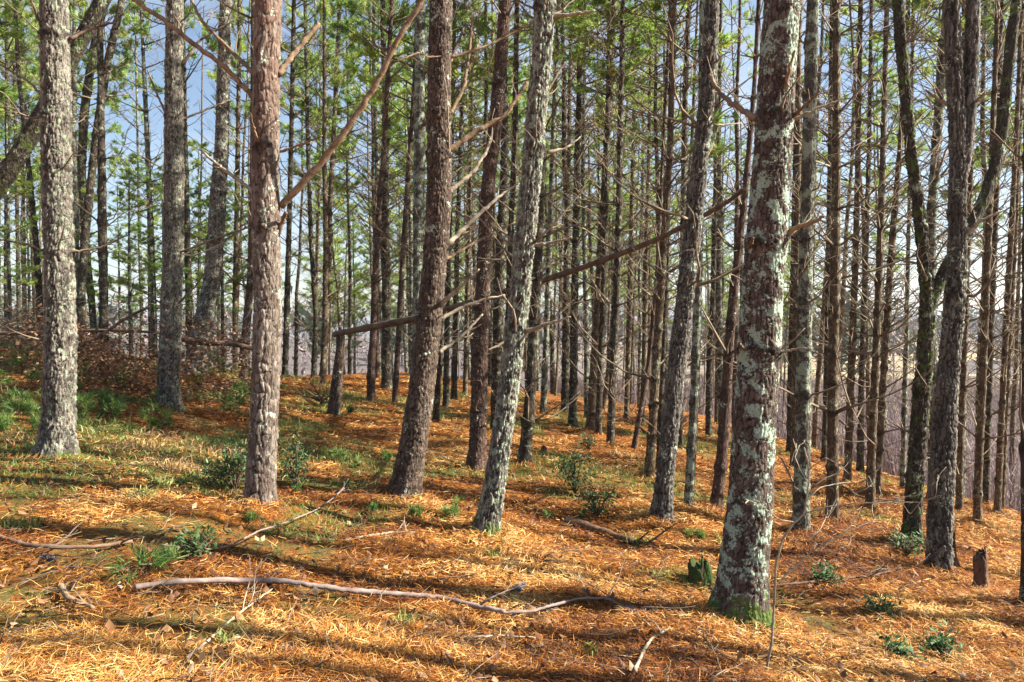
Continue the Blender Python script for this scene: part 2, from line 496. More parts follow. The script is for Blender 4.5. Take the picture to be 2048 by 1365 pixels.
def micro(X, Y):
    near = np.exp(-((X / 14) ** 2 + ((Y - 6) / 16) ** 2))
    z = near * (.05 * (vnoise(X * 2.2, Y * 2.2, 3) - .5) + .03 * (vnoise(X * 7, Y * 7, 5) - .5))
    for a, b in ALL_BASES:
        if b < 16: z = z + .075 * np.exp(-((X - a) ** 2 + (Y - b) ** 2) / .14) * (.5 + vnoise(X * 5, Y * 5, 8))
    return z
def green(X, Y):
    v = .6 * vnoise(X * .55 + 9, Y * .55, 61) + .4 * vnoise(X * 1.9, Y * 1.9, 62)
    w = sstep(-1.2, -3.5, X) * sstep(6.8, 8.2, Y) * .12 + sstep(3.5, 1.5, X) * sstep(5.8, 7.0, Y) * .03
    return sstep(.60, .74, v + w)
def build_ground():
    n = 640
    t = np.linspace(-1, 1, n)
    a = np.sinh(t * 8.2) / math.sinh(8.2)
    gx = a * 1500; gy = 6 + a * 1500
    X, Y = np.meshgrid(gx, gy)
    Z = hgt(X, Y)
    Z = Z + micro(X, Y)
    V = np.stack([X, Y, Z], -1).reshape(-1, 3)
    i = np.arange(n - 1)[:, None] * n; j = np.arange(n - 1)[None]
    q = np.stack([i + j, i + j + 1, i + n + j + 1, i + n + j], -1).reshape(-1, 4)
    mb = MB(); mb.add(V, q, green=(green(X, Y) * (Y < 32)).ravel())
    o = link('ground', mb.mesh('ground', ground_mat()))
    o['kind'] = 'structure'; o['label'] = 'sloping forest floor covered in orange pine needles'

# ---------------------------------------------------------------- branches, foliage
def unit(v):
    v = np.asarray(v, float); return v / (np.linalg.norm(v, axis=-1, keepdims=True) + 1e-9)

def dead_branch(mb, p0, d, L, r0, rng, twigs=5, sides=4, up=.25, seg=6, sub=True, wob=.10):
    d = unit(d)
    side = unit(np.cross(d, [0, 0, 1]) + 1e-6)
    t = np.linspace(0, 1, seg)
    w1 = rng.normal(0, wob, 2); w2 = rng.normal(0, wob * .6, 2)
    P = p0 + d[None] * (t * L)[:, None]
    P += side[None] * (L * (w1[0] * t ** 2 + w2[0] * np.sin(t * 6)))[:, None]
    P[:, 2] += L * (up * t ** 2 + w2[1] * np.sin(t * 5) * .7)
    P[1:] += rng.normal(0, L * .012, (seg - 1, 3))
    r = r0 * (1 - t * .82) + .0012
    tube(mb, P, r, sides)
    if not sub: return
    for i in range(twigs):
        q = rng.uniform(.25, .97)
        b = np.array([np.interp(q, t, P[:, c]) for c in range(3)])
        dd = unit(d * rng.uniform(.4, 1.0) + side * rng.choice([-1, 1]) * rng.uniform(.4, 1) + np.array([0, 0, rng.uniform(-.35, .6)]))
        l = L * rng.uniform(.18, .5) * (1.15 - q * .6)
        tt = np.linspace(0, 1, 4)[:, None]
        PP = b + dd * l * tt + np.array([0, 0, l * rng.uniform(-.2, .35)]) * tt ** 2 + rng.normal(0, l * .04, (4, 3)) * tt
        tube(mb, PP, (r0 * .38 * (1 - tt[:, 0] * .75) + .0012), 3)

def tufts(mb, P, D, rng, K=8, L=.13, w=.010, spread=.8, tone0=None, tone_sd=.15):
    """needle tufts: K slim triangles fanning from each point P along D"""
    n = len(P)
    A = np.repeat(P, K, 0) + rng.normal(0, L * .12, (n * K, 3))
    dirs = unit(np.repeat(D, K, 0) + rng.normal(0, spread, (n * K, 3)) * .8)
    ll = L * rng.uniform(.7, 1.2, (n * K, 1))
    tip = A + dirs * ll
    tip[:, 2] -= ll[:, 0] * .12
    sd = unit(np.cross(dirs, rng.normal(0, 1, (n * K, 3))))
    V = np.stack([A - sd * w, A + sd * w, tip], 1).reshape(-1, 3)
    tr = np.arange(n * K * 3).reshape(-1, 3)
    if tone0 is None: tone0 = rng.uniform(0, 1, n)
    tone = np.clip(np.repeat(tone0, K) + rng.normal(0, tone_sd, n * K), 0, 1)
    mb.add(V, None, tr, tone=np.repeat(tone, 3))

def crown_mb(seed, H=8.0, Lmax=2.0, dens=1.0, tuft_L=.18, w=.013, K=10):
    """live crown from z=0 to z=H: wood and needles as two builders"""
    rng = np.random.default_rng(seed)
    wood = MB(); leaf = MB()
    z = 0.0; TP = []; TD = []; TT = []
    while z < H - .2:
        t = z / H
        nb = rng.integers(3, 6)
        a0 = rng.uniform(0, 6.28)
        for i in range(nb):
            if rng.random() < .42: continue
            a = a0 + i * 6.283 / nb + rng.normal(0, .25)
            L = Lmax * min(1, .65 + t * 2.2) * (1 - t) ** .75 * rng.uniform(.55, 1.15) + .25
            d = np.array([math.cos(a), math.sin(a), .25 + .5 * t])
            d = unit(d); side = unit(np.cross(d, [0, 0, 1]))
            tt = np.linspace(0, 1, 5)[:, None]
            P = np.array([0, 0, z]) + d * L * tt + np.array([0, 0, L * .12]) * tt ** 2
            tube(wood, P, .022 * (1 - tt[:, 0] * .8) * (L / 2 + .3), 3)
            tone_b = rng.uniform(.15, .8)
            ns = int(L * 5 * dens) + 2
            for s in range(ns):
                q = rng.uniform(.45, 1.0)
                b = np.array([np.interp(q, tt[:, 0], P[:, c]) for c in range(3)])
                sl = L * .42 * (1.2 - q) * rng.uniform(.6, 1.2) + .12
                sdv = unit(d * .7 + side * rng.choice([-1, 1]) * rng.uniform(.3, 1) + np.array([0, 0, rng.normal(.1, .15)]))
                e = b + sdv * sl
                tube(wood, np.stack([b, (b + e) / 2 + rng.normal(0, .02, 3), e]), .006, 3)
                nt_ = max(3, int(sl * 15 * dens))
                qq = rng.uniform(.3, 1, nt_)[:, None]
                TP.append(b + sdv * sl * qq + rng.normal(0, .03, (nt_, 3))); TD.append(np.repeat(sdv[None], nt_, 0) + [0, 0, .35])
                TT.append(np.clip(tone_b + rng.normal(0, .15, nt_), 0, 1))
        z += rng.uniform(.35, .6)
    tufts(leaf, np.concatenate(TP), np.concatenate(TD), rng, K=K, L=tuft_L, w=w, tone0=np.concatenate(TT))
    return wood, leaf

CROWNS = []
for i, (H, Lm, dn) in enumerate([(7.5, 1.9, .8), (8.5, 2.1, .75), (7, 1.6, .85), (9, 2.2, .7), (8, 1.8, .7)]):
    w, l = crown_mb(100 + i, H, Lm, dn)
    CROWNS.append((w.mesh('limbs', M['twigfar']), l.mesh('foliage', M['needles'], False), H, w, l))

def add_crown(parent, zoff, k, scale=1.0, rz=0.0, xy=(0, 0), sz=None):
    w, l = CROWNS[k % len(CROWNS)][:2]
    c = link('crown', l, parent, (xy[0], xy[1], zoff))
    c.scale = (scale, scale, sz or scale); c.rotation_euler = (0, 0, rz)
    g = link('limbs', w, c)
    return c

# ---------------------------------------------------------------- trees read off the photograph
FS = 'pines standing in the wood'

def world_path(pix, Y):
    """pix rows: px, py, width px -> world points and radii at depth Y"""
    out = []
    for x, y, w in pix:
        p = at(x, y, Y)
        out.append([p[0], p[1], p[2], w * Y / F / 2])
    return np.array(out)

ALL_BASES = []
def whorl_positions(P, rng, step=.55, start=.5):
    L = np.sum(np.linalg.norm(np.diff(P[:, :3], axis=0), axis=1))
    out = []; s = start + rng.uniform(0, .3)
    while s < L - .1:
        out.append(s); s += step * rng.uniform(.75, 1.3)
    return out

def place_tree(pix, mat, style, label, seed, hero=False, sides=None, step=None, whpx=None, top=9.0, crown=None,
               flare=.3, roots=5, nbr=4, blen=(.3, 1.0), base=None, wstep=.55, group=FS, brmat='twig', depth=1.7, lean_back=0.0, brstart=.9, name='pine_tree', upturn=.25, flare_h=.16, cat='tree'):
    """pix listed from the base up"""
    rng = np.random.default_rng(seed)
    bx, by = (pix[0][0], pix[0][1]) if base is None else base
    g = ground_at(bx, by); Y = g[1]
    if Y > 36:                                     # foot hidden beyond the crest: judge the distance by the trunk's width
        Y = float(np.clip(.2 * F / pix[0][2], 13, 34)); g = at(bx, by, Y)
    P = world_path(pix, Y)
    P = P[np.argsort(P[:, 2])]
    # carry the trunk on above the frame
    d = P[-1, :3] - P[-2, :3]; d = d / max(1e-6, d[2]) * .6 + np.array([0, 0, .4]); d /= d[2]
    if P[-1, 2] < g[2] + top:
        n = 3
        for i in range(1, n + 1):
            q = P[-1 if i == 1 else -1, :].copy()
            dz = (g[2] + top - P[-1, 2]) / (n - i + 1)
            q[:3] = P[-1, :3] + d * dz; q[3] = max(.02, P[-1, 3] * (1 - .022 * dz))
            P = np.vstack([P, q])
    # foot below the ground
    f = P[0].copy(); f[2] = hgt(f[0], f[1]) - .28; f[:2] -= (P[1, :2] - P[0, :2]) * .1
    P = P[P[:, 2] > f[2] + .05]
    P = np.vstack([f, P])
    org = np.array([g[0], g[1], float(hgt(g[0], g[1]))])
    ALL_BASES.append((g[0], g[1]))
    PL = P.copy(); PL[:, :3] -= org
    e = empty(name, org)
    tag(e, label, cat, group)
    ss = np.concatenate([[0], np.cumsum(np.linalg.norm(np.diff(PL[:, :3], axis=0), axis=1))])
    if whpx is not None:
        wl = []
        for yy in whpx:
            zz = at(bx, yy, Y)[2] - org[2]
            wl.append(float(np.interp(zz, PL[:, 2], ss)))
        zt = at(bx, 0, Y)[2] - org[2] + .4
        s0 = float(np.interp(zt, PL[:, 2], ss))
        while s0 < ss[-1]: wl.append(s0); s0 += wstep * rng.uniform(.8, 1.2)
    else:
        wl = whorl_positions(PL, rng, wstep, brstart)
    PL[:, 3] *= .88
    mb = MB()
    trunk(mb, PL, sides or (96 if hero else 28), step or (.013 if hero else .035), style, seed, wl, flare * 1.7, roots, depth, flare_h)
    tr = link('trunk', mb.mesh('trunk', M[mat]), e)
    # whorl branches
    one = MB()
    cnt = 0
    for s in wl:
        c = np.array([np.interp(s, ss, PL[:, k]) for k in range(4)])
        if nbr <= 0: break
        if not hero and c[2] < 2.4 and rng.random() < .72: continue
        a0 = rng.uniform(0, 6.28)
        k = rng.integers(max(1, nbr - 2), nbr + 1)
        for i in range(k):
            a = a0 + i * 6.283 / k + rng.normal(0, .35)
            L = rng.uniform(*blen) * (1 if rng.random() < .7 else .4)
            d = np.array([math.cos(a), math.sin(a), rng.uniform(.1, .9)])
            p0 = c[:3] + unit(d * [1, 1, 0]) * c[3] * .8
            r0 = min(c[3] * .3, .006 + .009 * L)
            if hero:
                b = MB(); dead_branch(b, p0, d, L, r0, rng, twigs=int(1 + L * 4), up=upturn)
                link('dead_branch', b.mesh('dead_branch', M[brmat]), e); cnt += 1
            else:
                dead_branch(one, p0, d, L, r0, rng, twigs=int(2 + L * 4), sides=3, up=upturn, seg=5)
    if not hero and one.n:
        o = link('dead_branches', one.mesh('dead_branches', M[brmat]), e); o['kind'] = 'stuff'
    if crown is not None:
        zc, k, sc = crown
        c = np.array([np.interp(zc, PL[:, 2], PL[:, k2]) for k2 in range(2)])
        add_crown(e, zc, k, sc, rng.uniform(0, 6.28), c, sz=max(.6, (top + .3 - zc) / CROWNS[k % len(CROWNS)][2]))
    return e, Y, org

def px_branch(e, Y, org, pts, w0, w1, mat='twig', dy=0.0, twigs=4, seed=1, sides=7):
    """a branch drawn by its picture course at about the depth of its tree; dy leads its tip nearer or farther"""
    rng = np.random.default_rng(seed)
    n = len(pts)
    P = []
    for i, (x, y) in enumerate(pts):
        p = at(x, y, Y + dy * i / (n - 1))
        P.append(list(p - org) + [(w0 + (w1 - w0) * i / (n - 1)) * Y / F / 2])
    P = np.array(P)
    Q, s = resample(P, max(.02, np.sum(np.linalg.norm(np.diff(P[:, :3], axis=0), axis=1)) / 40))
    C = Q[:, :3] + rng.normal(0, .003, (len(Q), 3))
    mb = MB(); tube(mb, C, Q[:, 3] * (1 + .08 * np.sin(s * 37)), sides)
    L = s[-1]
    for i in range(twigs):
        q = rng.uniform(.25, .95) * L
        b = np.array([np.interp(q, s, C[:, c]) for c in range(3)])
        rr = float(np.interp(q, s, Q[:, 3]))
        dd = unit(C[-1] - C[0]) + rng.normal(0, .7, 3); dd[2] += .2
        dead_branch(mb, b, dd, L * rng.uniform(.12, .35), rr * .4, rng, twigs=2, sides=3)
    return link('dead_branch', mb.mesh('dead_branch', M[mat]), e)

# --- the large near trunks
A = place_tree([(112, 918, 78), (114, 890, 72), (118, 830, 67), (122, 690, 66), (118, 510, 61), (112, 240, 58), (108, 0, 56)],
    'grey_lichen', 'ridge', 'thick grey lichen spotted pine trunk nearest the picture\'s left edge', 11, True,
    whpx=[680, 505, 340, 240, 75], flare=.28, roots=4, nbr=2, blen=(.15, .6), flare_h=.14)
B = place_tree([(340, 826, 52), (337, 800, 48), (338, 750, 47), (342, 610, 45), (347, 510, 43), (348, 350, 41), (348, 130, 38), (350, 0, 36)],
    'grey_lichen', 'ridge', 'straight grey pine trunk with flared mossy foot in front of the leaning grey trunk', 12, True,
    whpx=[610, 510, 350, 235, 130, 50], flare=.35, roots=4, nbr=4, blen=(.2, .9), sides=72, step=.018)
C = place_tree([(390, 748, 48), (398, 700, 44), (408, 640, 42), (425, 560, 38), (431, 480, 36), (436, 400, 34), (443, 300, 31), (446, 200, 28), (449, 60, 25), (452, 0, 24)],
    'grey', 'ridge', 'grey pine trunk curving out of a slanted mossy foot beside the brush pile', 13, True,
    whpx=[560, 480, 385, 310, 220, 130, 60], flare=.2, nbr=4, blen=(.3, 1.1), sides=64, step=.02)
D = place_tree([(519, 1025, 76), (520, 990, 68), (523, 950, 64), (530, 800, 60), (535, 600, 59), (533, 450, 60), (530, 300, 60), (533, 150, 58), (536, 0, 57)],
    'plate', 'plate', 'rosy pine trunk with big peeling bark plates and one long rising dead branch', 14, True,
    whpx=[452, 300], flare=.25, roots=4, nbr=1, blen=(.1, .3), depth=1.1, flare_h=.10)
E = place_tree([(806, 1000, 76), (812, 970, 68), (825, 900, 62), (840, 800, 60), (853, 700, 57), (862, 600, 55), (873, 500, 53), (878, 400, 54), (878, 200, 52), (882, 0, 51)],
    'red', 'scale', 'stout reddish brown pine trunk bending upright above a leaning lower part', 15, True,
    whpx=[640, 500, 310, 235], flare=.18, roots=5, nbr=2, blen=(.15, .7))
Ft = place_tree([(950, 945, 40), (955, 900, 38), (958, 800, 36), (960, 700, 34), (965, 600, 32), (968, 500, 30), (972, 400, 30), (985, 300, 29), (995, 200, 28), (1003, 100, 27), (1011, 0, 26)],
    'darkred', 'scale', 'dark red pine trunk rising between the stout reddish trunk and the pale lichened one', 16, True,
    nbr=3, blen=(.2, .9), sides=64, step=.016, wstep=.7)
G = place_tree([(972, 1072, 60), (976, 1040, 54), (985, 1000, 51), (1000, 900, 48), (1014, 800, 45), (1026, 700, 44), (1040, 600, 45), (1048, 500, 45), (1058, 400, 44), (1068, 300, 45), (1075, 200, 45), (1085, 100, 45), (1090, 0, 46)],
    'pale', 'ridge', 'pale lichen covered pine trunk leaning up from a mossy foot at mid slope', 17, True,
    whpx=[660, 490, 300, 190, 20], flare=.2, nbr=3, blen=(.15, .7))
I = place_tree([(1322, 1052, 48), (1326, 1000, 44), (1335, 900, 41), (1346, 800, 40), (1358, 700, 39), (1370, 600, 38), (1381, 500, 37), (1392, 400, 36), (1402, 300, 35), (1414, 200, 34), (1420, 100, 32), (1424, 0, 31)],
    'grey2', 'ridge', 'grey speckled pine trunk leaning gently before the long fallen pole', 18, True,
    whpx=[575, 440, 255, 130], flare=.2, nbr=5, blen=(.3, 1.2), sides=72)
L_ = place_tree([(1480, 1252, 136), (1483, 1200, 119), (1490, 1100, 108), (1500, 1000, 102), (1505, 900, 98), (1512, 800, 95), (1520, 700, 92), (1524, 600, 89), (1531, 500, 86), (1538, 400, 83), (1545, 300, 80), (1551, 200, 79), (1558, 100, 79), (1565, 0, 78)],
    'blotch', 'scale', 'largest near pine trunk, blotched with pale green lichen above a mossy foot', 19, True, sides=150, step=.009,
    whpx=[705, 485, 232], flare=.22, roots=5, nbr=2, blen=(.1, .35), flare_h=.12, depth=1.1)
Mt = place_tree([(1601, 1076, 38), (1603, 1000, 35), (1605, 900, 34), (1608, 700, 32), (1612, 500, 31), (1618, 300, 29), (1622, 100, 26), (1626, 0, 25)],
    'slimgrey', 'fine', 'straight speckled grey pine trunk just behind the lichen blotched giant', 20, True,
    whpx=[985, 790, 605, 480, 385, 195, 90], flare=.2, nbr=3, blen=(.2, .9), sides=56, step=.018)
S = place_tree([(1878, 1155, 52), (1878, 1100, 50), (1881, 1000, 50), (1886, 900, 49), (1891, 800, 47), (1901, 700, 43), (1910, 600, 41), (1915, 500, 38), (1915, 400, 36), (1917, 300, 34), (1912, 200, 32), (1905, 100, 30), (1902, 0, 30)],
    'grey2', 'ridge', 'grey violet pine trunk with sunlit edge, forked high up, touching the mossy dark trunk', 21, True,
    whpx=[590, 430], flare=.2, nbr=1, blen=(.1, .4))
# its fork
def limb(e, Y, org, pix, mat, style, seed, name='limb', label=None, sides=48, wh=()):
    P = world_path(pix, Y); P[:, :3] -= org; P[:, 3] *= .93
    mb = MB(); trunk(mb, P, sides, .018, style, seed, wh, 0.0)
    o = link(name, mb.mesh(name, M[mat]), e)
    if label: o['label'] = label
    return o
limb(*[S[0], S[1], S[2]], [(1917, 385, 20), (1926, 330, 28), (1934, 260, 28), (1940, 200, 28), (1944, 100, 27), (1946, 0, 26), (1948, -120, 24)], 'grey2', 'ridge', 31, 'fork_stem')
Rt = place_tree([(1822, 1092, 40), (1826, 1040, 37), (1830, 950, 37), (1838, 850, 37), (1846, 760, 34), (1852, 680, 32), (1855, 600, 30), (1846, 500, 27), (1838, 420, 26), (1824, 320, 24), (1812, 200, 22), (1802, 100, 22), (1796, 0, 21)],
    'mossy', 'ridge', 'dark mossy trunk with a curving V fork behind the grey violet trunk', 22, True, nbr=1, blen=(.2, .7), sides=56, name='forked_tree')
limb(Rt[0], Rt[1], Rt[2], [(1850, 650, 22), (1868, 590, 26), (1900, 520, 25), (1938, 460, 25), (1968, 400, 24), (1992, 330, 23), (2006, 250, 22), (2013, 170, 21), (2022, 80, 20), (2034, 0, 19), (2050, -100, 18)], 'mossy', 'ridge', 32, 'fork_stem', sides=40)

# --- drawn branches of the near trunks
pb = px_branch
for pts, w0, w1, mt, dy, tw in [
    ([(560, 415), (640, 330), (700, 250), (755, 165), (790, 90), (845, 0), (870, -60)], 14, 9, 'orange_wood', -.2, 2),
    ([(556, 150), (590, 105), (638, 48)], 13, 9, 'orange_wood', .2, 0),
    ([(510, 198), (450, 135), (390, 90), (340, 50), (275, 4), (250, -10)], 11, 8, 'orange_wood', .1, 2),
    ([(508, 148), (460, 100), (405, 45), (380, -5)], 9, 6, 'orange_wood', .5, 3),
    ([(530, 312), (512, 272), (500, 225)], 7, 3, 'orange_wood', -.3, 0),
    ([(512, 388), (470, 355), (425, 322), (400, 300)], 9, 4, 'pale_wood', .3, 2),
    ([(560, 305), (600, 290), (645, 272)], 6, 3, 'orange_wood', -.1, 1),
    ([(555, 470), (566, 440), (572, 425)], 11, 7, 'log', -.1, 0)]:
    pb(D[0], D[1], D[2], pts, w0, w1, mt, dy, tw, int(pts[0][0] + pts[0][1]))
for pts, w0, w1, mt, dy, tw in [
    ([(900, 228), (928, 175), (938, 110), (945, 35)], 9, 5, 'orange_wood', .3, 1),
    ([(898, 302), (950, 265), (1010, 232), (1055, 165)], 12, 8, 'orange_wood', .2, 3),
    ([(898, 385), (945, 345), (972, 305), (988, 258)], 10, 5, 'pale_wood', .3, 1),
    ([(893, 492), (935, 450), (990, 400), (1035, 368)], 12, 4, 'pale_wood', .3, 2),
    ([(880, 612), (915, 580), (958, 540)], 12, 3, 'pale_wood', -.2, 0),
    ([(880, 640), (930, 612), (972, 598), (1010, 590)], 9, 3, 'pale_wood', .2, 4),
    ([(878, 705), (925, 672), (966, 628)], 8, 4, 'pale_wood', .2, 3),
    ([(890, 520), (960, 480), (1030, 445)], 7, 3, 'orange_wood', .6, 2),
    ([(900, 115), (975, 92), (1070, 45), (1100, 30)], 6, 3, 'orange_wood', .5, 3),
    ([(893, 145), (915, 90), (930, 50)], 7, 5, 'log', .5, 0),
    ([(900, 340), (895, 200), (885, 130)], 4, 2, 'pale_wood', -.35, 1)]:
    pb(E[0], E[1], E[2], pts, w0, w1, mt, dy, tw, int(pts[0][0] * 3 + pts[0][1]))
for pts, w0, w1, mt, dy, tw in [
    ([(1105, 33), (1150, 29), (1190, 22)], 9, 5, 'pale_wood', -.1, 0),
    ([(1095, 306), (1130, 298), (1162, 274)], 8, 2, 'pale_wood', .1, 0),
    ([(1085, 202), (1105, 165), (1130, 125)], 6, 3, 'twig', .1, 1),
    ([(1065, 492), (1105, 486), (1142, 476)], 7, 4, 'pale_wood', -.2, 1),
    ([(1050, 664), (1090, 650), (1140, 634)], 10, 3, 'pale_wood', -.2, 1),
    ([(1025, 668), (1000, 690), (975, 702)], 9, 3, 'twig', -.2, 2),
    ([(1030, 492), (1005, 478), (985, 455)], 6, 3, 'twig', .1, 2)]:
    pb(G[0], G[1], G[2], pts, w0, w1, mt, dy, tw, int(pts[0][0] * 5 + pts[0][1]))
for pts, w0, w1, mt, dy, tw in [
    ([(1512, 238), (1475, 215), (1440, 188), (1420, 150)], 14, 7, 'twig', .2, 2),
    ([(1580, 242), (1625, 222), (1690, 196)], 8, 3, 'pale_wood', -.1, 2),
    ([(1555, 228), (1572, 165), (1590, 100)], 9, 4, 'orange_wood', -.25, 1),
    ([(1580, 238), (1608, 212), (1640, 182)], 9, 3, 'orange_wood', -.3, 2),
    ([(1560, 482), (1588, 457), (1618, 448), (1650, 432)], 14, 6, 'orange_wood', -.15, 0),
    ([(1510, 250), (1475, 248), (1430, 250)], 3, 2, 'pale_wood', -.3, 0),
    ([(1545, 710), (1575, 702), (1612, 695)], 6, 3, 'pale_wood', -.3, 0),
    ([(1500, 708), (1482, 692), (1478, 685)], 6, 4, 'log', -.3, 0),
    ([(1498, 500), (1506, 476)], 7, 5, 'log', -.3, 0)]:
    pb(L_[0], L_[1], L_[2], pts, w0, w1, mt, dy, tw, int(pts[0][0] * 7 + pts[0][1]))
for pts, w0, w1, mt, dy, tw in [
    ([(88, 196), (60, 165), (0, 130)], 6, 3, 'twig', .2, 3),
    ([(90, 503), (50, 488), (0, 480)], 5, 3, 'twig', .1, 2),
    ([(140, 505), (200, 497), (255, 470)], 6, 3, 'twig', .1, 2),
    ([(95, 75), (75, 35), (60, -10)], 7, 4, 'log', -.2, 1),
    ([(140, 78), (175, 60), (230, 45)], 7, 4, 'log', .2, 3)]:
    pb(A[0], A[1], A[2], pts, w0, w1, mt, dy, tw, int(pts[0][0] * 11 + pts[0][1]))
for pts, w0, w1, mt, dy, tw in [
    ([(1922, 592), (1950, 592), (1975, 568), (1990, 540)], 7, 4, 'twig', -.2, 2),
    ([(1922, 480), (1955, 445), (2005, 422)], 9, 4, 'pale_wood', -.1, 1),
    ([(1935, 215), (1955, 200), (1970, 185)], 7, 3, 'orange_wood', -.1, 0),
    ([(1895, 210), (1860, 190), (1850, 180)], 7, 3, 'twig', .1, 1)]:
    pb(S[0], S[1], S[2], pts, w0, w1, mt, dy, tw, int(pts[0][0] * 13 + pts[0][1]))
for pts, w0, w1, mt, dy, tw in [
    ([(365, 130), (400, 80), (470, 40)], 7, 3, 'twig', .1, 3), ([(335, 510), (375, 500), (450, 470), (500, 455)], 5, 3, 'twig', -.2, 3),
    ([(362, 240), (400, 225), (460, 200)], 5, 3, 'twig', .4, 3), ([(335, 235), (310, 180), (295, 140)], 5, 3, 'twig', .2, 1)]:
    pb(B[0], B[1], B[2], pts, w0, w1, mt, dy, tw, int(pts[0][0] * 17 + pts[0][1]))

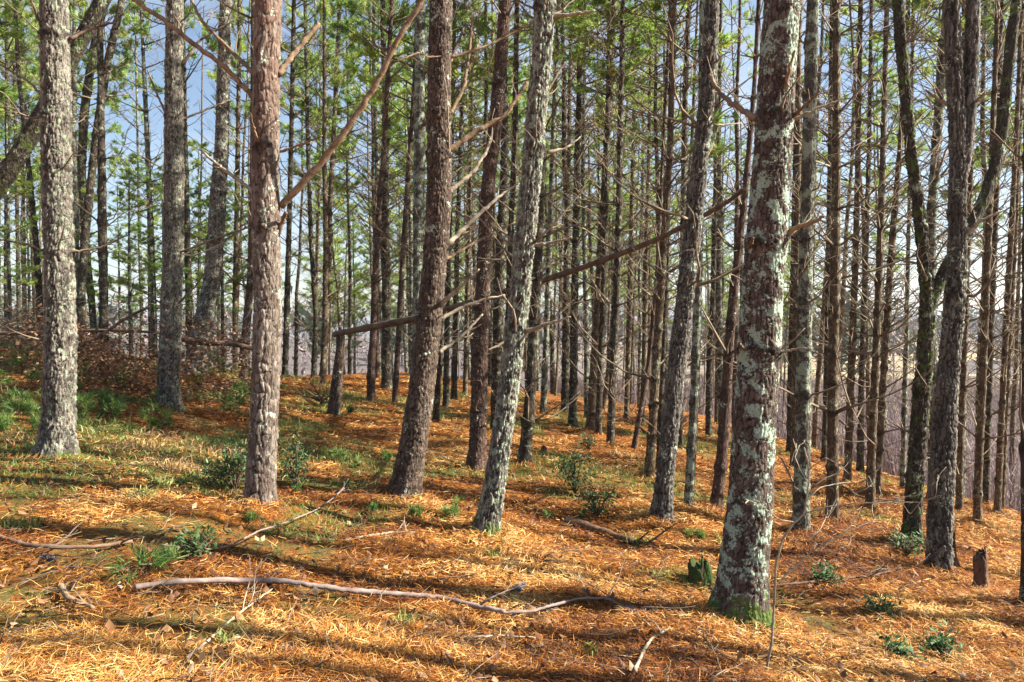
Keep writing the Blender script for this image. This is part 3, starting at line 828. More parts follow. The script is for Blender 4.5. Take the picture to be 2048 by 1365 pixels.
# --- the middle distance trunks, each read off the photograph (base first)
MID = [
 ([(1048, 938, 29), (1060, 800, 26), (1066, 700, 24), (1072, 600, 22), (1080, 400, 19), (1086, 200, 16), (1090, 0, 14)], 'slimdark', 'dark slender pine trunk showing just behind the pale lichened trunk', .5, 4),
 ([(1376, 1036, 22), (1383, 900, 21), (1390, 780, 20), (1394, 650, 19), (1398, 500, 17), (1402, 300, 15), (1404, 0, 12)], 'slimgrey', 'thin grey pine close behind the leaning speckled trunk', .5, 3),
 ([(1430, 1028, 26), (1440, 950, 25), (1448, 860, 24), (1454, 760, 22), (1459, 680, 21), (1466, 590, 19), (1477, 500, 17), (1489, 400, 14), (1498, 300, 12), (1508, 180, 9)], 'darkred', 'reddish slanting pine trunk between the speckled grey trunk and the lichen giant', .4, 4),
 ([(1665, 1048, 26), (1665, 900, 24), (1667, 700, 22), (1671, 500, 20), (1673, 300, 18), (1673, 0, 15)], 'slim', 'brown ringed pine standing closest beyond the straight speckled grey trunk', .38, 4),
 ([(1740, 1030, 20), (1742, 920, 18), (1750, 760, 16), (1756, 600, 15), (1762, 450, 13), (1766, 300, 12), (1772, 80, 10)], 'slim', 'slim brown pine with very close dark rings and black scorched foot', .33, 3),
 ([(1752, 992, 16), (1760, 880, 15), (1768, 740, 14), (1776, 600, 14), (1787, 450, 13), (1800, 300, 11), (1812, 100, 9)], 'slim', 'slim pine leaning outward just behind the close ringed pine', .33, 3),
 ([(1694, 976, 17), (1699, 850, 16), (1704, 700, 15), (1710, 560, 14), (1714, 400, 12), (1718, 200, 10)], 'slim', 'slim brown pine between the ringed pine and the close ringed one', .33, 3),
 ([(1720, 945, 14), (1722, 800, 13), (1727, 650, 12), (1732, 500, 11), (1738, 300, 9), (1742, 60, 7)], 'slimdark', "thin dark pine just beyond the close ringed pine, foot in shade", .33, 3),
 ([(1648, 925, 12), (1652, 780, 11), (1655, 600, 10), (1658, 400, 9)], 'slimdark', "very thin dark pine right next to the straight speckled grey trunk", .4, 3),
 ([(1318, 950, 14), (1322, 800, 13), (1330, 600, 12), (1336, 400, 10), (1344, 100, 8)], 'slimdark', "thin dark pine half covered by the leaning speckled trunk's lower part", .45, 3),
 ([(1297, 962, 21), (1305, 850, 20), (1313, 720, 19), (1320, 600, 18), (1330, 450, 16), (1340, 300, 14), (1345, 100, 13), (1347, 0, 12)], 'slim', 'brown ringed pine standing just before the leaning speckled trunk on its far side', .38, 4),
 ([(1266, 906, 12), (1278, 840, 12), (1296, 740, 11), (1306, 640, 10), (1314, 540, 8)], 'darkred', 'thin reddish pine slanting strongly across its ringed neighbours', .5, 4),
 ([(1220, 895, 18), (1225, 780, 17), (1230, 650, 16), (1236, 500, 15), (1240, 300, 13), (1246, 0, 10)], 'slimdark', 'dark pine standing right beside a laurel bush in the middle distance', .42, 4),
 ([(1196, 876, 14), (1200, 760, 13), (1206, 600, 12), (1212, 400, 11), (1218, 100, 9)], 'slimdark', "slim black pine just beside the dark pine at the farther laurel bush", .42, 4),
 ([(1180, 870, 20), (1186, 770, 19), (1194, 640, 18), (1202, 500, 17), (1212, 320, 15), (1220, 150, 13), (1228, 0, 12)], 'slim', 'brown pine leaning slightly, foot beside the farther laurel bush', .42, 5),
 ([(1145, 852, 20), (1147, 750, 18), (1149, 600, 17), (1153, 400, 15), (1158, 200, 13), (1161, 0, 11)], 'slimdark', 'black looking ringed pine alone on the sunny far slope', .42, 5),
 ([(1128, 800, 12), (1130, 700, 12), (1132, 550, 11), (1136, 400, 9)], 'darkred', "thin reddish pine just before the lone black looking ringed pine", .45, 4),
 ([(1253, 838, 12), (1256, 720, 12), (1260, 560, 11), (1264, 400, 10), (1270, 150, 8)], 'slim', "thin brown pine on the crest, third beyond the farther laurel bush", .45, 4),
 ([(1283, 850, 12), (1288, 720, 11), (1292, 540, 10), (1298, 300, 8)], 'slim', "thin brown pine between the crest pine and the slanting reddish one", .45, 4),
 ([(773, 778, 23), (773, 700, 21), (773, 600, 20), (770, 400, 17), (771, 250, 15), (767, 100, 12), (766, 0, 11)], 'slimdark', 'dark straight pine with flared foot left standing alone beyond the snag', .5, 4),
 ([(835, 740, 26), (836, 600, 25), (838, 400, 25), (839, 200, 24), (841, 0, 22)], 'slimgrey', 'grey green lichened pine half hidden behind the stout reddish trunk', .7, 4),
 ([(742, 738, 18), (746, 680, 16), (750, 560, 14), (757, 420, 12), (768, 300, 10)], 'darkred', 'reddish pine with a wide flared foot in the back row', .5, 4),
 ([(570, 745, 14), (573, 650, 13), (577, 500, 12), (582, 300, 10), (588, 0, 9)], 'slimdark', 'thin dark pine right beside the plated trunk', .6, 4),
 ([(645, 752, 13), (650, 680, 12), (655, 560, 11), (659, 430, 11), (668, 250, 10), (680, 0, 8)], 'slim', 'thin wavy pine standing before the snag', .5, 4),
 ([(628, 728, 12), (632, 640, 11), (622, 480, 10), (616, 300, 9), (612, 100, 8)], 'slimdark', "wavy dark pine just before the thin wavy one near the snag", .5, 4),
 ([(487, 712, 20), (493, 650, 18), (500, 580, 16), (503, 500, 14), (505, 380, 12)], 'red', 'short leaning brown pine peeping out beside the plated trunk', .5, 4),
 ([(892, 815, 14), (893, 700, 13), (896, 550, 12), (902, 350, 10), (908, 100, 8)], 'slimdark', "thin dark pine just past the stout trunk, before the dark red one", .45, 4),
 ([(872, 850, 15), (876, 760, 14), (882, 600, 13), (890, 400, 11)], 'slimdark', 'dark pine foot showing behind the stout reddish trunk', .5, 3),
 ([(908, 800, 13), (910, 680, 12), (914, 500, 11), (922, 260, 9), (930, 40, 7)], 'slimdark', "thinnest dark pine in the gap beside the stout reddish trunk's bend", .45, 4),
 ([(1012, 880, 16), (1014, 760, 15), (1017, 640, 14), (1020, 500, 13), (1030, 280, 12), (1034, 0, 11)], 'slimdark', 'slim pine nearly hidden by the pale lichened trunk', .5, 3),
 ([(930, 790, 10), (934, 640, 9), (940, 420, 8), (944, 200, 7)], 'slim', "faint thin brown pine in the gap before the dark red trunk", .45, 4),
 ([(208, 668, 20), (207, 560, 19), (204, 420, 18), (203, 300, 16), (201, 120, 13), (200, 0, 12)], 'slimdark', 'tall dark pine rising straight out of the rusty brush', .6, 3),
 ([(190, 700, 14), (184, 610, 15), (174, 520, 15), (168, 440, 16), (163, 330, 17), (168, 230, 18), (180, 140, 18), (196, 60, 18), (212, -20, 18)], 'mossy', 'moss streaked leaning pine against the sky behind the thick grey trunk', 1.0, 2),
 ([(160, 720, 18), (162, 600, 17), (168, 500, 17), (180, 380, 17), (194, 260, 17), (214, 130, 16), (240, 20, 15), (248, -30, 14)], 'slimdark', 'dark slanting pine tilting away behind the thick grey trunk', .8, 2),
 ([(307, 630, 14), (303, 500, 13), (299, 400, 12), (293, 250, 10), (285, 80, 7)], 'slimgrey', 'slim pine in the sky gap with green tiers of needles', .55, 4),
 ([(283, 625, 8), (281, 540, 8), (279, 480, 7), (277, 380, 5)], 'slimgrey', None, .6, 2),
 ([(378, 660, 14), (376, 540, 13), (374, 420, 12), (371, 300, 10)], 'slimdark', None, .6, 3),
 ([(470, 640, 12), (472, 500, 11), (475, 330, 10), (478, 120, 8)], 'slim', None, .5, 3),
 ([(15, 660, 13), (14, 540, 12), (14, 400, 11), (15, 190, 9)], 'slimdark', None, .5, 3),
 ([(38, 650, 9), (36, 520, 8), (33, 360, 7)], 'slimdark', None, .5, 3),
 ([(70, 640, 8), (66, 520, 8), (58, 380, 7), (54, 300, 6)], 'slimdark', None, .5, 3),
 ([(50, 640, 7), (49, 520, 6), (47, 400, 5)], 'slimgrey', None, .5, 3),
 ([(1954, 1058, 17), (1957, 950, 16), (1964, 800, 15), (1970, 640, 14), (1977, 480, 13), (1984, 300, 11), (1992, 100, 9)], 'slim', 'brown pine next beyond the grey violet trunk, before the violet brush', .33, 3),
 ([(1918, 1030, 15), (1921, 900, 14), (1927, 740, 13), (1932, 600, 12), (1938, 450, 11)], 'slim', None, .33, 3),
 ([(1970, 1022, 15), (1974, 880, 14), (1980, 720, 13), (1986, 560, 12), (1993, 380, 11), (2000, 150, 9)], 'slimdark', None, .36, 3),
 ([(1994, 1036, 14), (2000, 900, 13), (2007, 760, 12), (2014, 620, 12), (2022, 470, 11), (2034, 250, 9)], 'slim', None, .33, 3),
 ([(2003, 1030, 12), (2010, 850, 11), (2018, 700, 11), (2028, 520, 10)], 'slim', None, .33, 3),
 ([(1578, 905, 12), (1580, 760, 11), (1584, 600, 10), (1588, 420, 9)], 'slimdark', None, .4, 3),
 ([(1805, 985, 12), (1808, 850, 11), (1812, 700, 10), (1816, 520, 9), (1820, 350, 8)], 'slimgrey', None, .4, 3),
 ([(1868, 1010, 24), (1866, 820, 22), (1862, 640, 20), (1862, 450, 20), (1872, 300, 20), (1885, 150, 20), (1896, 0, 19)], 'slimgrey', 'smooth tan pine seen in the fork between mossy and grey violet trunks', .5, 4),
 ([(1360, 900, 13), (1362, 700, 12), (1366, 450, 12), (1370, 200, 12), (1378, 0, 11)], 'slimdark', 'dark ringed pine standing straight behind the speckled trunk\'s top', .45, 4),
]
n_plain = 0
for i, (pix, mat, label, ws, nb) in enumerate(MID):
    rr = random.Random(i)
    g = ground_at(pix[0][0], pix[0][1])
    far = g[1]
    top = max(11.0, 1.6 + far * .5 + 1.5)
    top = min(top, 17)
    bl = (.35, 1.7) if far > 8 else (.25, 1.1)
    nb += 1
    cz = rr.uniform(6.8, 8.6)
    grp = FS
    if label is None:
        label = 'slim dark ringed pine in the crowded middle rows of the stand'
        grp = 'slim pines in the crowded middle rows'
    place_tree(pix, mat, 'fine', label, 200 + i, False, top=top, nbr=nb, blen=bl, wstep=ws, brstart=.7, group=grp,
               crown=(cz, i, .8) if far > 9 and g[0] < 6.5 else None, sides=20 if far > 12 else 28, step=.05 if far > 12 else .03, flare=.25, depth=.8, brmat='twig')

# leaning trunk crossing behind the thick grey one
def leaning():
    Y = 7.9
    pts = np.array([list(at(x, y, Y)) + [w * Y / F / 2] for x, y, w in [(-330, 760, 38), (-180, 600, 36), (-60, 445, 34), (0, 368, 33), (40, 305, 32), (75, 245, 31), (110, 180, 30), (150, 105, 29), (195, 20, 28), (240, -70, 26)]])
    b = pts[0].copy(); b[2] = hgt(b[0], b[1]) - .2; b[0] -= .3
    if pts[0, 2] > b[2]: pts = np.vstack([b, pts])
    org = np.array([pts[0, 0], pts[0, 1], float(hgt(pts[0, 0], pts[0, 1]))])
    P = pts.copy(); P[:, :3] -= org
    e = empty('pine_tree', org); tag(e, 'mossy trunk leaning steeply across behind the thick grey trunk', 'tree', FS)
    mb = MB(); trunk(mb, P, 48, .02, 'ridge', 77, [2.9, 3.6], .1); link('trunk', mb.mesh('trunk', M['mossy']), e)
leaning()

# tree cut by the picture's edge
place_tree([(2056, 1235, 30), (2056, 1100, 28), (2055, 900, 26), (2056, 600, 24), (2058, 300, 22), (2060, 0, 20)], 'slimdark', 'fine', 'dark trunk cut in half by the picture\'s right edge', 401, False, nbr=2, whpx=[900, 700, 500, 320, 160], blen=(.3, .9), top=9)

# ---------------------------------------------------------------- the snag, the long fallen pole, logs and sticks
def stick(name, pts, w0, w1, mat, label, cat, twigs=0, seed=5, lift=0.0, on_ground=True, sides=8, group=None, bumps=.06, tmat=None):
    """a branch lying on the ground along picture points"""
    rng = np.random.default_rng(seed)
    P = []
    n = len(pts)
    for i, (x, y) in enumerate(pts):
        g = ground_at(x, y)
        w = (w0 + (w1 - w0) * i / (n - 1)) * g[1] / F / 2
        P.append([g[0], g[1], float(hgt(g[0], g[1])) + w * .6 + lift + .012, w])
    P = np.array(P); org = P[0, :3].copy(); P[:, :3] -= org
    Q, s = resample(P, .025)
    mb = MB(); C = Q[:, :3] + rng.normal(0, .0015, (len(Q), 3))
    rad = Q[:, 3] * (1 + bumps * np.sin(s * 23 + seed) + bumps * .6 * np.sin(s * 61))
    for kx in rng.uniform(0, s[-1], max(1, int(s[-1] * 3))): rad *= 1 + .25 * np.exp(-((s - kx) / .012) ** 2)
    tube(mb, C, rad, sides)
    o = link(name, mb.mesh(name, M[mat]), None, org)
    tag(o, label, cat, group)
    for i in range(twigs):
        q = rng.uniform(.3, .97) * s[-1]
        b = np.array([np.interp(q, s, C[:, c]) for c in range(3)])
        dd = unit(C[-1] - C[0]) * .7 + rng.normal(0, .6, 3); dd[2] = abs(dd[2]) * .5 + .15
        t = MB(); dead_branch(t, b, dd, min(.5, s[-1] * .3) * rng.uniform(.4, 1), float(np.interp(q, s, rad)) * .5, rng, twigs=2, sides=4)
        link('twig', t.mesh('twig', M[tmat or mat]), o)
    return o

stick('fallen_branch', [(270, 1200), (330, 1188), (450, 1180), (560, 1186), (680, 1198), (800, 1210), (880, 1216), (960, 1232), (1010, 1244)], 12, 9, 'stick', 'long curved pinkish fallen branch lying across the needles', 'branch', 1, 3, .035, sides=12)
stick('fallen_branch', [(1000, 1246), (1060, 1240), (1110, 1225), (1160, 1212), (1215, 1212), (1260, 1235), (1300, 1270)], 7, 3, 'stick', 'thin arching fallen branch beyond the end of the long pinkish one', 'branch', 3, 4, .03)
stick('fallen_branch', [(-30, 1080), (0, 1092), (50, 1107), (120, 1112), (190, 1108), (265, 1100)], 11, 7, 'log', 'dark curved fallen branch entering from the picture\'s left edge', 'branch', 2, 6, .02)
stick('fallen_branch', [(470, 1110), (520, 1085), (570, 1068), (630, 1040), (665, 1015), (692, 990)], 4, 2, 'stick', 'thin grey fallen branch rising in a curve from the dark leaved sprig', 'branch', 2, 7, .06)
stick('fallen_branch', [(375, 1335), (420, 1298), (460, 1258), (510, 1218), (545, 1190)], 6, 3, 'pale_wood', 'thin bleached twig lying below the long pinkish branch', 'branch', 2, 8, .02)
stick('fallen_branch', [(120, 1190), (135, 1212), (165, 1230), (188, 1236)], 13, 8, 'orange_wood', 'short thick broken stick lying at the near left', 'branch', 1, 9, .02)
stick('fallen_log', [(1130, 1050), (1160, 1056), (1210, 1072), (1260, 1088), (1310, 1100), (1380, 1112)], 22, 8, 'rotten', 'rotten dark log sunk in needles below the laurel bush', 'log', 2, 10, -.01, sides=14, bumps=.12)
stick('fallen_branch', [(690, 1092), (730, 1080), (790, 1074), (830, 1072)], 6, 4, 'pale_wood', 'pale twig in the sunny strip before the pale lichened trunk', 'branch', 2, 12, .01)
stick('fallen_branch', [(1020, 1130), (1080, 1131), (1145, 1127)], 6, 3, 'log', 'short dark twig lying below the mossy foot of the pale trunk', 'branch', 3, 13, .01)
stick('fallen_branch', [(1270, 1365), (1290, 1320), (1305, 1295), (1340, 1275)], 8, 4, 'pale_wood', 'bleached forked stick at the bottom edge', 'branch', 1, 14, .03)
stick('fallen_branch', [(1550, 1185), (1650, 1175), (1740, 1165), (1800, 1150)], 5, 3, 'log', 'thin dark branch lying between the lichen giant and the grey violet trunk', 'branch', 4, 15, .03)
stick('fallen_branch', [(1870, 940), (1920, 975), (1975, 1000), (2048, 1040)], 8, 5, 'log', 'dark fallen limb behind the grey violet trunk', 'branch', 1, 16, .03)
stick('fallen_branch', [(1690, 940), (1740, 938), (1790, 940), (1835, 945)], 8, 6, 'log', 'dark straight fallen limb before the violet brush', 'branch', 1, 17, .1)
stick('fallen_branch', [(920, 935), (990, 948), (1030, 955)], 8, 5, 'rotten', 'short dark log beside the dark red trunk\'s foot', 'log', 1, 18, .0)
stick('fallen_branch', [(1650, 960), (1720, 1010), (1810, 1018)], 5, 3, 'twig', 'thin twig bowed beside the brown ringed pine', 'branch', 2, 19, .08)
stick('fallen_branch', [(845, 900), (870, 912), (905, 930)], 5, 3, 'pale_wood', 'small pale stick between the stout and the dark red trunks', 'branch', 1, 20, .02)
stick('fallen_branch', [(320, 1105), (360, 1110), (420, 1112), (470, 1100)], 5, 3, 'stick', 'thin brown twig under the leafy sprig', 'branch', 1, 21, .02)
stick('fallen_branch', [(930, 1290), (1000, 1283), (1070, 1288)], 5, 3, 'pale_wood', 'pale straight twig below the curved end of the pinkish branch', 'branch', 0, 22, .01)

def snag(px, py, pix, mat, label, seed, name='broken_snag', roots=4, flare=.15, jag=.07, cat='stump', group=None):
    g = ground_at(px, py); Y = g[1]
    P = world_path(pix, Y)
    f = P[0].copy(); f[2] = hgt(f[0], f[1]) - .15
    P = np.vstack([f, P[P[:, 2] > f[2] + .03]])
    org = np.array([g[0], g[1], float(hgt(g[0], g[1]))]); P[:, :3] -= org
    mb = MB(); trunk(mb, P, 48, .012, 'ridge', seed, (), flare, roots, .8)
    # jagged broken rim instead of a sawn top
    v = mb.v[0]; n = 48; rng = np.random.default_rng(seed)
    zt = v[-n:, 2].mean(); cut = jag * 2.2 * rng.random(n) ** 2 + jag * .8 * np.sin(np.arange(n) / n * 6.28 + seed)
    for k in range(14):
        idx = np.arange(len(v) - (k + 1) * n, len(v) - k * n)
        w = max(0, 1 - k / 13)
        v[idx, 2] += cut * w
    v[-n:, :2] = v[-n:, :2].mean(0) + (v[-n:, :2] - v[-n:, :2].mean(0)) * .75
    o = link(name, mb.mesh(name, M[mat]), None, org)
    tag(o, label, cat, group)
    return o, Y, org
SN = snag(668, 832, [(668, 832, 26), (672, 790, 24), (676, 740, 20), (681, 700, 17), (681, 672, 17)], 'red', 'broken leaning snag whose top carries the end of the long fallen pole', 51, jag=.01)
snag(1962, 1185, [(1962, 1185, 26), (1962, 1150, 24), (1960, 1118, 23)], 'rotten', 'short rotten brown stump with splintered top near the picture\'s right edge', 52, flare=.1, jag=.035)
snag(1905, 1140, [(1908, 1145, 18), (1906, 1115, 9), (1905, 1080, 7)], 'rotten', 'thin dark splinter of a stump touching the grey violet trunk', 53, flare=.5, jag=.04)
snag(1405, 1168, [(1402, 1172, 40), (1400, 1150, 37), (1396, 1138, 36)], 'mossstump', 'low stump covered in bright green moss beside the lichen giant', 54, flare=.2, jag=.05, name='mossy_stump')
snag(1088, 912, [(1088, 912, 12), (1088, 903, 9), (1089, 896, 7)], 'rotten', 'tiny stump in the sun between two far trunks', 55, flare=.3, jag=.02)

def pole():
    Y0 = SN[1]; pts = [(668, 669, 11), (740, 655, 14), (830, 638, 14), (920, 612, 13), (1000, 588, 12), (1085, 562, 12), (1180, 530, 11), (1250, 505, 11), (1330, 472, 10), (1400, 436, 10), (1450, 408, 9), (1490, 378, 8)]
    P = []
    n = len(pts)
    for i, (x, y, w) in enumerate(pts):
        Y = Y0 + (7.6 - Y0) * i / (n - 1)
        P.append(list(at(x, y, Y)) + [w * Y / F / 2])
    P = np.array(P); org = P[0, :3].copy(); P[:, :3] -= org
    Q, s = resample(P, .04); rng = np.random.default_rng(9)
    mb = MB(); tube(mb, Q[:, :3] + rng.normal(0, .002, (len(Q), 3)), Q[:, 3] * (1 + .05 * np.sin(s * 9) + .04 * np.sin(s * 31)), 12)
    o = link('fallen_pole', mb.mesh('fallen_pole', M['log']), None, org)
    tag(o, 'long dead pole slanting through the stand, lower end resting on the snag', 'dead tree')
    for i in range(9):
        q = rng.uniform(.1, .95) * s[-1]; b = np.array([np.interp(q, s, Q[:, c]) for c in range(3)])
        t = MB(); dead_branch(t, b, [rng.uniform(.2, .8), rng.normal(0, .4), rng.normal(.1, .5)], rng.uniform(.15, .6), .007, rng, 2, 3)
        link('dead_branch', t.mesh('dead_branch', M['twig']), o)
pole()
# root plate and twigs at the snag's foot
def rootwad():
    g = ground_at(645, 812); rng = np.random.default_rng(4)
    mb = MB()
    for i in range(26):
        a = rng.uniform(0, 6.28); d = np.array([math.cos(a), math.sin(a) * .6, rng.uniform(-.1, .9)])
        dead_branch(mb, np.array([0, 0, .02]) + rng.normal(0, .07, 3), d, rng.uniform(.2, .7), rng.uniform(.006, .022), rng, 2, 4)
    n = 20
    o = link('upturned_root', mb.mesh('upturned_root', M['rotten']), None, g + [0, 0, .02])
    tag(o, 'dark tangle of upturned roots at the foot of the snag', 'roots')
rootwad()

# ---------------------------------------------------------------- whip sapling before the lichen giant
def whip():
    g = ground_at(1540, 1362); Y = g[1] + .05
    org = g.copy()
    def W(pts, w0, w1, dy=0.0):
        n = len(pts)
        return np.array([list(at(x, y, Y + dy * i / (n - 1)) - org) + [(w0 + (w1 - w0) * i / (n - 1)) * .72 * Y / F / 2] for i, (x, y) in enumerate(pts)])
    e = empty('bare_sapling', org); tag(e, 'pale bare whip sapling with arching twigs before the lichen giant', 'sapling')
    def br(nm, pts, w0, w1, dy=0, step=.02, sd=0):
        Q, s = resample(W(pts, w0, w1, dy), step); rng = np.random.default_rng(sd)
        mb = MB(); tube(mb, Q[:, :3] + rng.normal(0, .001, (len(Q), 3)), np.maximum(Q[:, 3], .0012), 6)
        for k in range(3 if nm == 'branch' else 0):
            q = rng.uniform(.4, .95) * s[-1]; b = np.array([np.interp(q, s, Q[:, c]) for c in range(3)])
            dead_branch(mb, b, unit(Q[-1, :3] - Q[0, :3]) + rng.normal(0, .6, 3), s[-1] * .22, .0022, rng, 1, 3, wob=.2)
        link(nm, mb.mesh(nm, M['pale_wood']), e)
    br('stem', [(1534, 1385), (1534, 1330), (1543, 1290), (1547, 1230), (1550, 1180), (1552, 1130), (1565, 1080), (1585, 1050), (1608, 1028), (1613, 1000), (1618, 960), (1616, 925), (1608, 895)], 8, 4)
    br('branch', [(1590, 1045), (1560, 1040), (1520, 1010), (1490, 998)], 3.5, 1.8, -.2, sd=1)
    br('branch', [(1608, 1028), (1650, 1015), (1700, 1008), (1770, 1006), (1840, 1005), (1880, 990)], 4, 2, -.3, sd=2)
    br('branch', [(1618, 970), (1600, 940), (1590, 915), (1600, 890)], 3, 1.8, .2, sd=3)
    br('branch', [(1563, 1160), (1590, 1135), (1620, 1105), (1690, 1065), (1740, 1045), (1780, 1015)], 4.5, 2, .1, sd=4)
    br('branch', [(1618, 1080), (1640, 1060), (1655, 1030), (1655, 1000)], 3, 2, .3, sd=5)
    br('branch', [(1614, 1000), (1640, 975), (1690, 965), (1730, 968)], 3, 1.6, .3, sd=6)
    br('branch', [(1617, 940), (1650, 915), (1680, 930), (1700, 950)], 3, 1.5, -.3, sd=7)
    br('branch', [(1840, 1005), (1820, 1030), (1800, 1000), (1790, 975)], 2.5, 1.5, .2, sd=8)
whip()

# ---------------------------------------------------------------- shrubs, seedlings, grass, leaves
def leaf_cloud(mb, P, rng, L=.05, W=.018, up=.3, D=None):
    """folded elliptic leaves, four triangles each"""
    n = len(P)
    d = unit(rng.normal(0, 1, (n, 3)) * [1, 1, .5] + [0, 0, up]) if D is None else unit(D + rng.normal(0, .5, (n, 3)))
    s = unit(np.cross(d, [0, 0, 1.0]) + rng.normal(0, .25, (n, 3))); nn = np.cross(d, s)
    l = L * rng.uniform(.6, 1.2, (n, 1)); w = W * rng.uniform(.7, 1.2, (n, 1))
    a = P; m = P + d * l * .5 - nn * w * .3; t = P + d * l - nn * l * .12
    V = np.stack([a, m - s * w + nn * w * .4, m, m + s * w + nn * w * .4, t], 1).reshape(-1, 3)
    b = np.arange(n)[:, None, None] * 5
    T = (b + np.array([[0, 1, 2], [1, 4, 2], [0, 2, 3], [2, 4, 3]])[None]).reshape(-1, 3)
    tone = np.repeat(np.clip(rng.beta(2, 2, n), 0, 1), 5)
    mb.add(V, None, T, tone=tone)

def laurel(px, py, wpx, hpx, label, seed, nl=260, group='laurel bushes'):
    nl = int(nl * 1.7)
    g = ground_at(px, py); Y = g[1]; rng = np.random.default_rng(seed)
    W = wpx * Y / F / 2; H = hpx * Y / F
    e = empty('laurel_bush', g); tag(e, label, 'shrub', group)
    st = MB(); lf = MB(); tips = []
    for i in range(14):
        a = rng.uniform(0, 6.28); q = rng.uniform(.2, 1)
        tip = np.array([math.cos(a) * W * q, math.sin(a) * W * .8 * q, H * rng.uniform(.35, 1) * (1.1 - .35 * q)])
        t = np.linspace(0, 1, 6)[:, None]
        P = tip * t * [1, 1, 1] + np.array([0, 0, H * .15]) * np.sin(t * 3.1) + rng.normal(0, .008, (6, 3)) * t
        tube(st, P, .006 * (1 - t[:, 0] * .7) + .001, 4)
        for j in range(5):
            q2 = rng.uniform(.45, 1); b = tip * q2 + [0, 0, H * .1]
            e2 = b + rng.normal(0, 1, 3) * [W * .22, W * .22, H * .12] + [0, 0, H * .05]
            tube(st, np.stack([b, (b + e2) / 2, e2]), .002, 3); tips.append(e2)
    tips = np.array(tips); k = max(3, nl // len(tips))
    PP = np.repeat(tips, k, 0) + rng.normal(0, .035, (len(tips) * k, 3)); PP[:, 2] = np.maximum(PP[:, 2], .02)
    leaf_cloud(lf, PP, rng, .05, .012, .5)
    link('stems', st.mesh('stems', M['log']), e)['kind'] = 'stuff'
    link('foliage', lf.mesh('foliage', M['laurel'], False), e)
laurel(470, 985, 130, 105, 'dark green laurel bush at the foot of the plated trunk, on its shaded side', 1, 420)
laurel(592, 985, 70, 110, 'narrow laurel bush on the sunny side of the plated trunk', 2, 220)
laurel(1150, 990, 90, 90, 'laurel bush standing in the middle of the needle slope', 3, 380)
laurel(1195, 1035, 90, 60, 'low spreading laurel patch just below the slope\'s middle bush', 4, 240)
laurel(1178, 900, 46, 34, 'small farther laurel bush before two ringed pines', 5, 150)
laurel(1812, 1112, 80, 48, 'small laurel at the foot of the mossy forked trunk', 6, 200)
laurel(400, 1118, 80, 55, 'dark leafy sprig standing over the curved fallen branch', 7, 130)
laurel(1800, 1322, 60, 36, 'small dark leaved sprout at the near right of the floor', 8, 60)
laurel(1880, 1308, 50, 30, 'small dark leaved sprout near the picture\'s lower right corner', 9, 50)
laurel(702, 830, 22, 18, 'tiny dark green plant right beside the snag', 10, 40)
laurel(1760, 1232, 80, 20, 'low leafy sprout on the sunny patch beyond the giant', 12, 50)
laurel(1650, 1170, 46, 30, 'little laurel sprout beside the pale whip sapling', 13, 50)

def seedling(px, py, hpx, label, seed, n=6, L=.085, group='young pine seedlings', mat='seedling', wpx=None):
    g = ground_at(px, py); Y = g[1]; rng = np.random.default_rng(seed); H = hpx * Y / F
    e = empty('pine_seedling', g); tag(e, label, 'seedling', group)
    st = MB(); lf = MB(); W = (wpx or hpx * .7) * Y / F / 2
    P = np.stack([np.zeros(3), [rng.normal(0, .01), rng.normal(0, .01), H * .5], [rng.normal(0, .02), rng.normal(0, .02), H * .8]])
    tube(st, P, [.004, .003, .002], 4)
    tips = [P[-1]]
    for i in range(n):
        a = rng.uniform(0, 6.28); q = rng.uniform(.35, 1)
        t = np.array([math.cos(a) * W * rng.uniform(.4, 1), math.sin(a) * W * rng.uniform(.4, 1), H * q * .85])
        b = P[1] * q; tube(st, np.stack([b, (b + t) / 2 + [0, 0, -.01], t]), .002, 3); tips.append(t)
    tips = np.array(tips); D = tips - tips.mean(0) + [0, 0, .08]
    tufts(lf, tips, unit(D), rng, K=30, L=min(L, H * .5 + .03), w=.0016 + .0004 * Y, spread=.75, tone_sd=.12)
    link('stem', st.mesh('stem', M['log']), e); link('foliage', lf.mesh('foliage', M[mat], False), e)
seedling(285, 1165, 62, 'bright green pine seedling standing behind the long pinkish branch', 1, 9, .11, wpx=90)
seedling(340, 1140, 40, 'small pine seedling under the dark leafy sprig', 2, 4)
seedling(500, 1050, 22, 'tiny seedling in the needles before the plated trunk', 3, 3)
seedling(900, 1048, 34, 'pine seedling between the stout reddish and the pale trunks', 4, 5)
seedling(830, 1045, 26, 'dim seedling just below the stout reddish trunk', 5, 4)
seedling(680, 925, 26, 'green seedling alone on the sunny slope behind', 6, 4)
seedling(772, 935, 34, 'seedling touching the stout trunk\'s shaded side', 7, 5)
seedling(1400, 1085, 22, 'seedling in shade between the speckled trunk and the giant', 8, 4)
rs = random.Random(5)
for i in range(46):                                            # the green nursery on the left
    px = rs.uniform(-20, 500); py = rs.uniform(705, 880) + (30 if px > 300 else 0)
    if px > 330 and py > 860: continue
    seedling(px, py, rs.uniform(24, 52) * (1 + (py - 700) / 500), 'bushy green pine seedling in the nursery patch behind the thick grey trunk', 20 + i, rs.randint(5, 9), .12,
             group='pine seedlings of the nursery patch')
for i in range(12):
    px = rs.uniform(560, 1400); py = rs.uniform(900, 1090)
    seedling(px, py, rs.uniform(14, 26), 'ankle high pine seedling scattered on the needle slope', 90 + i, 3, .06, group='scattered little seedlings of the slope')

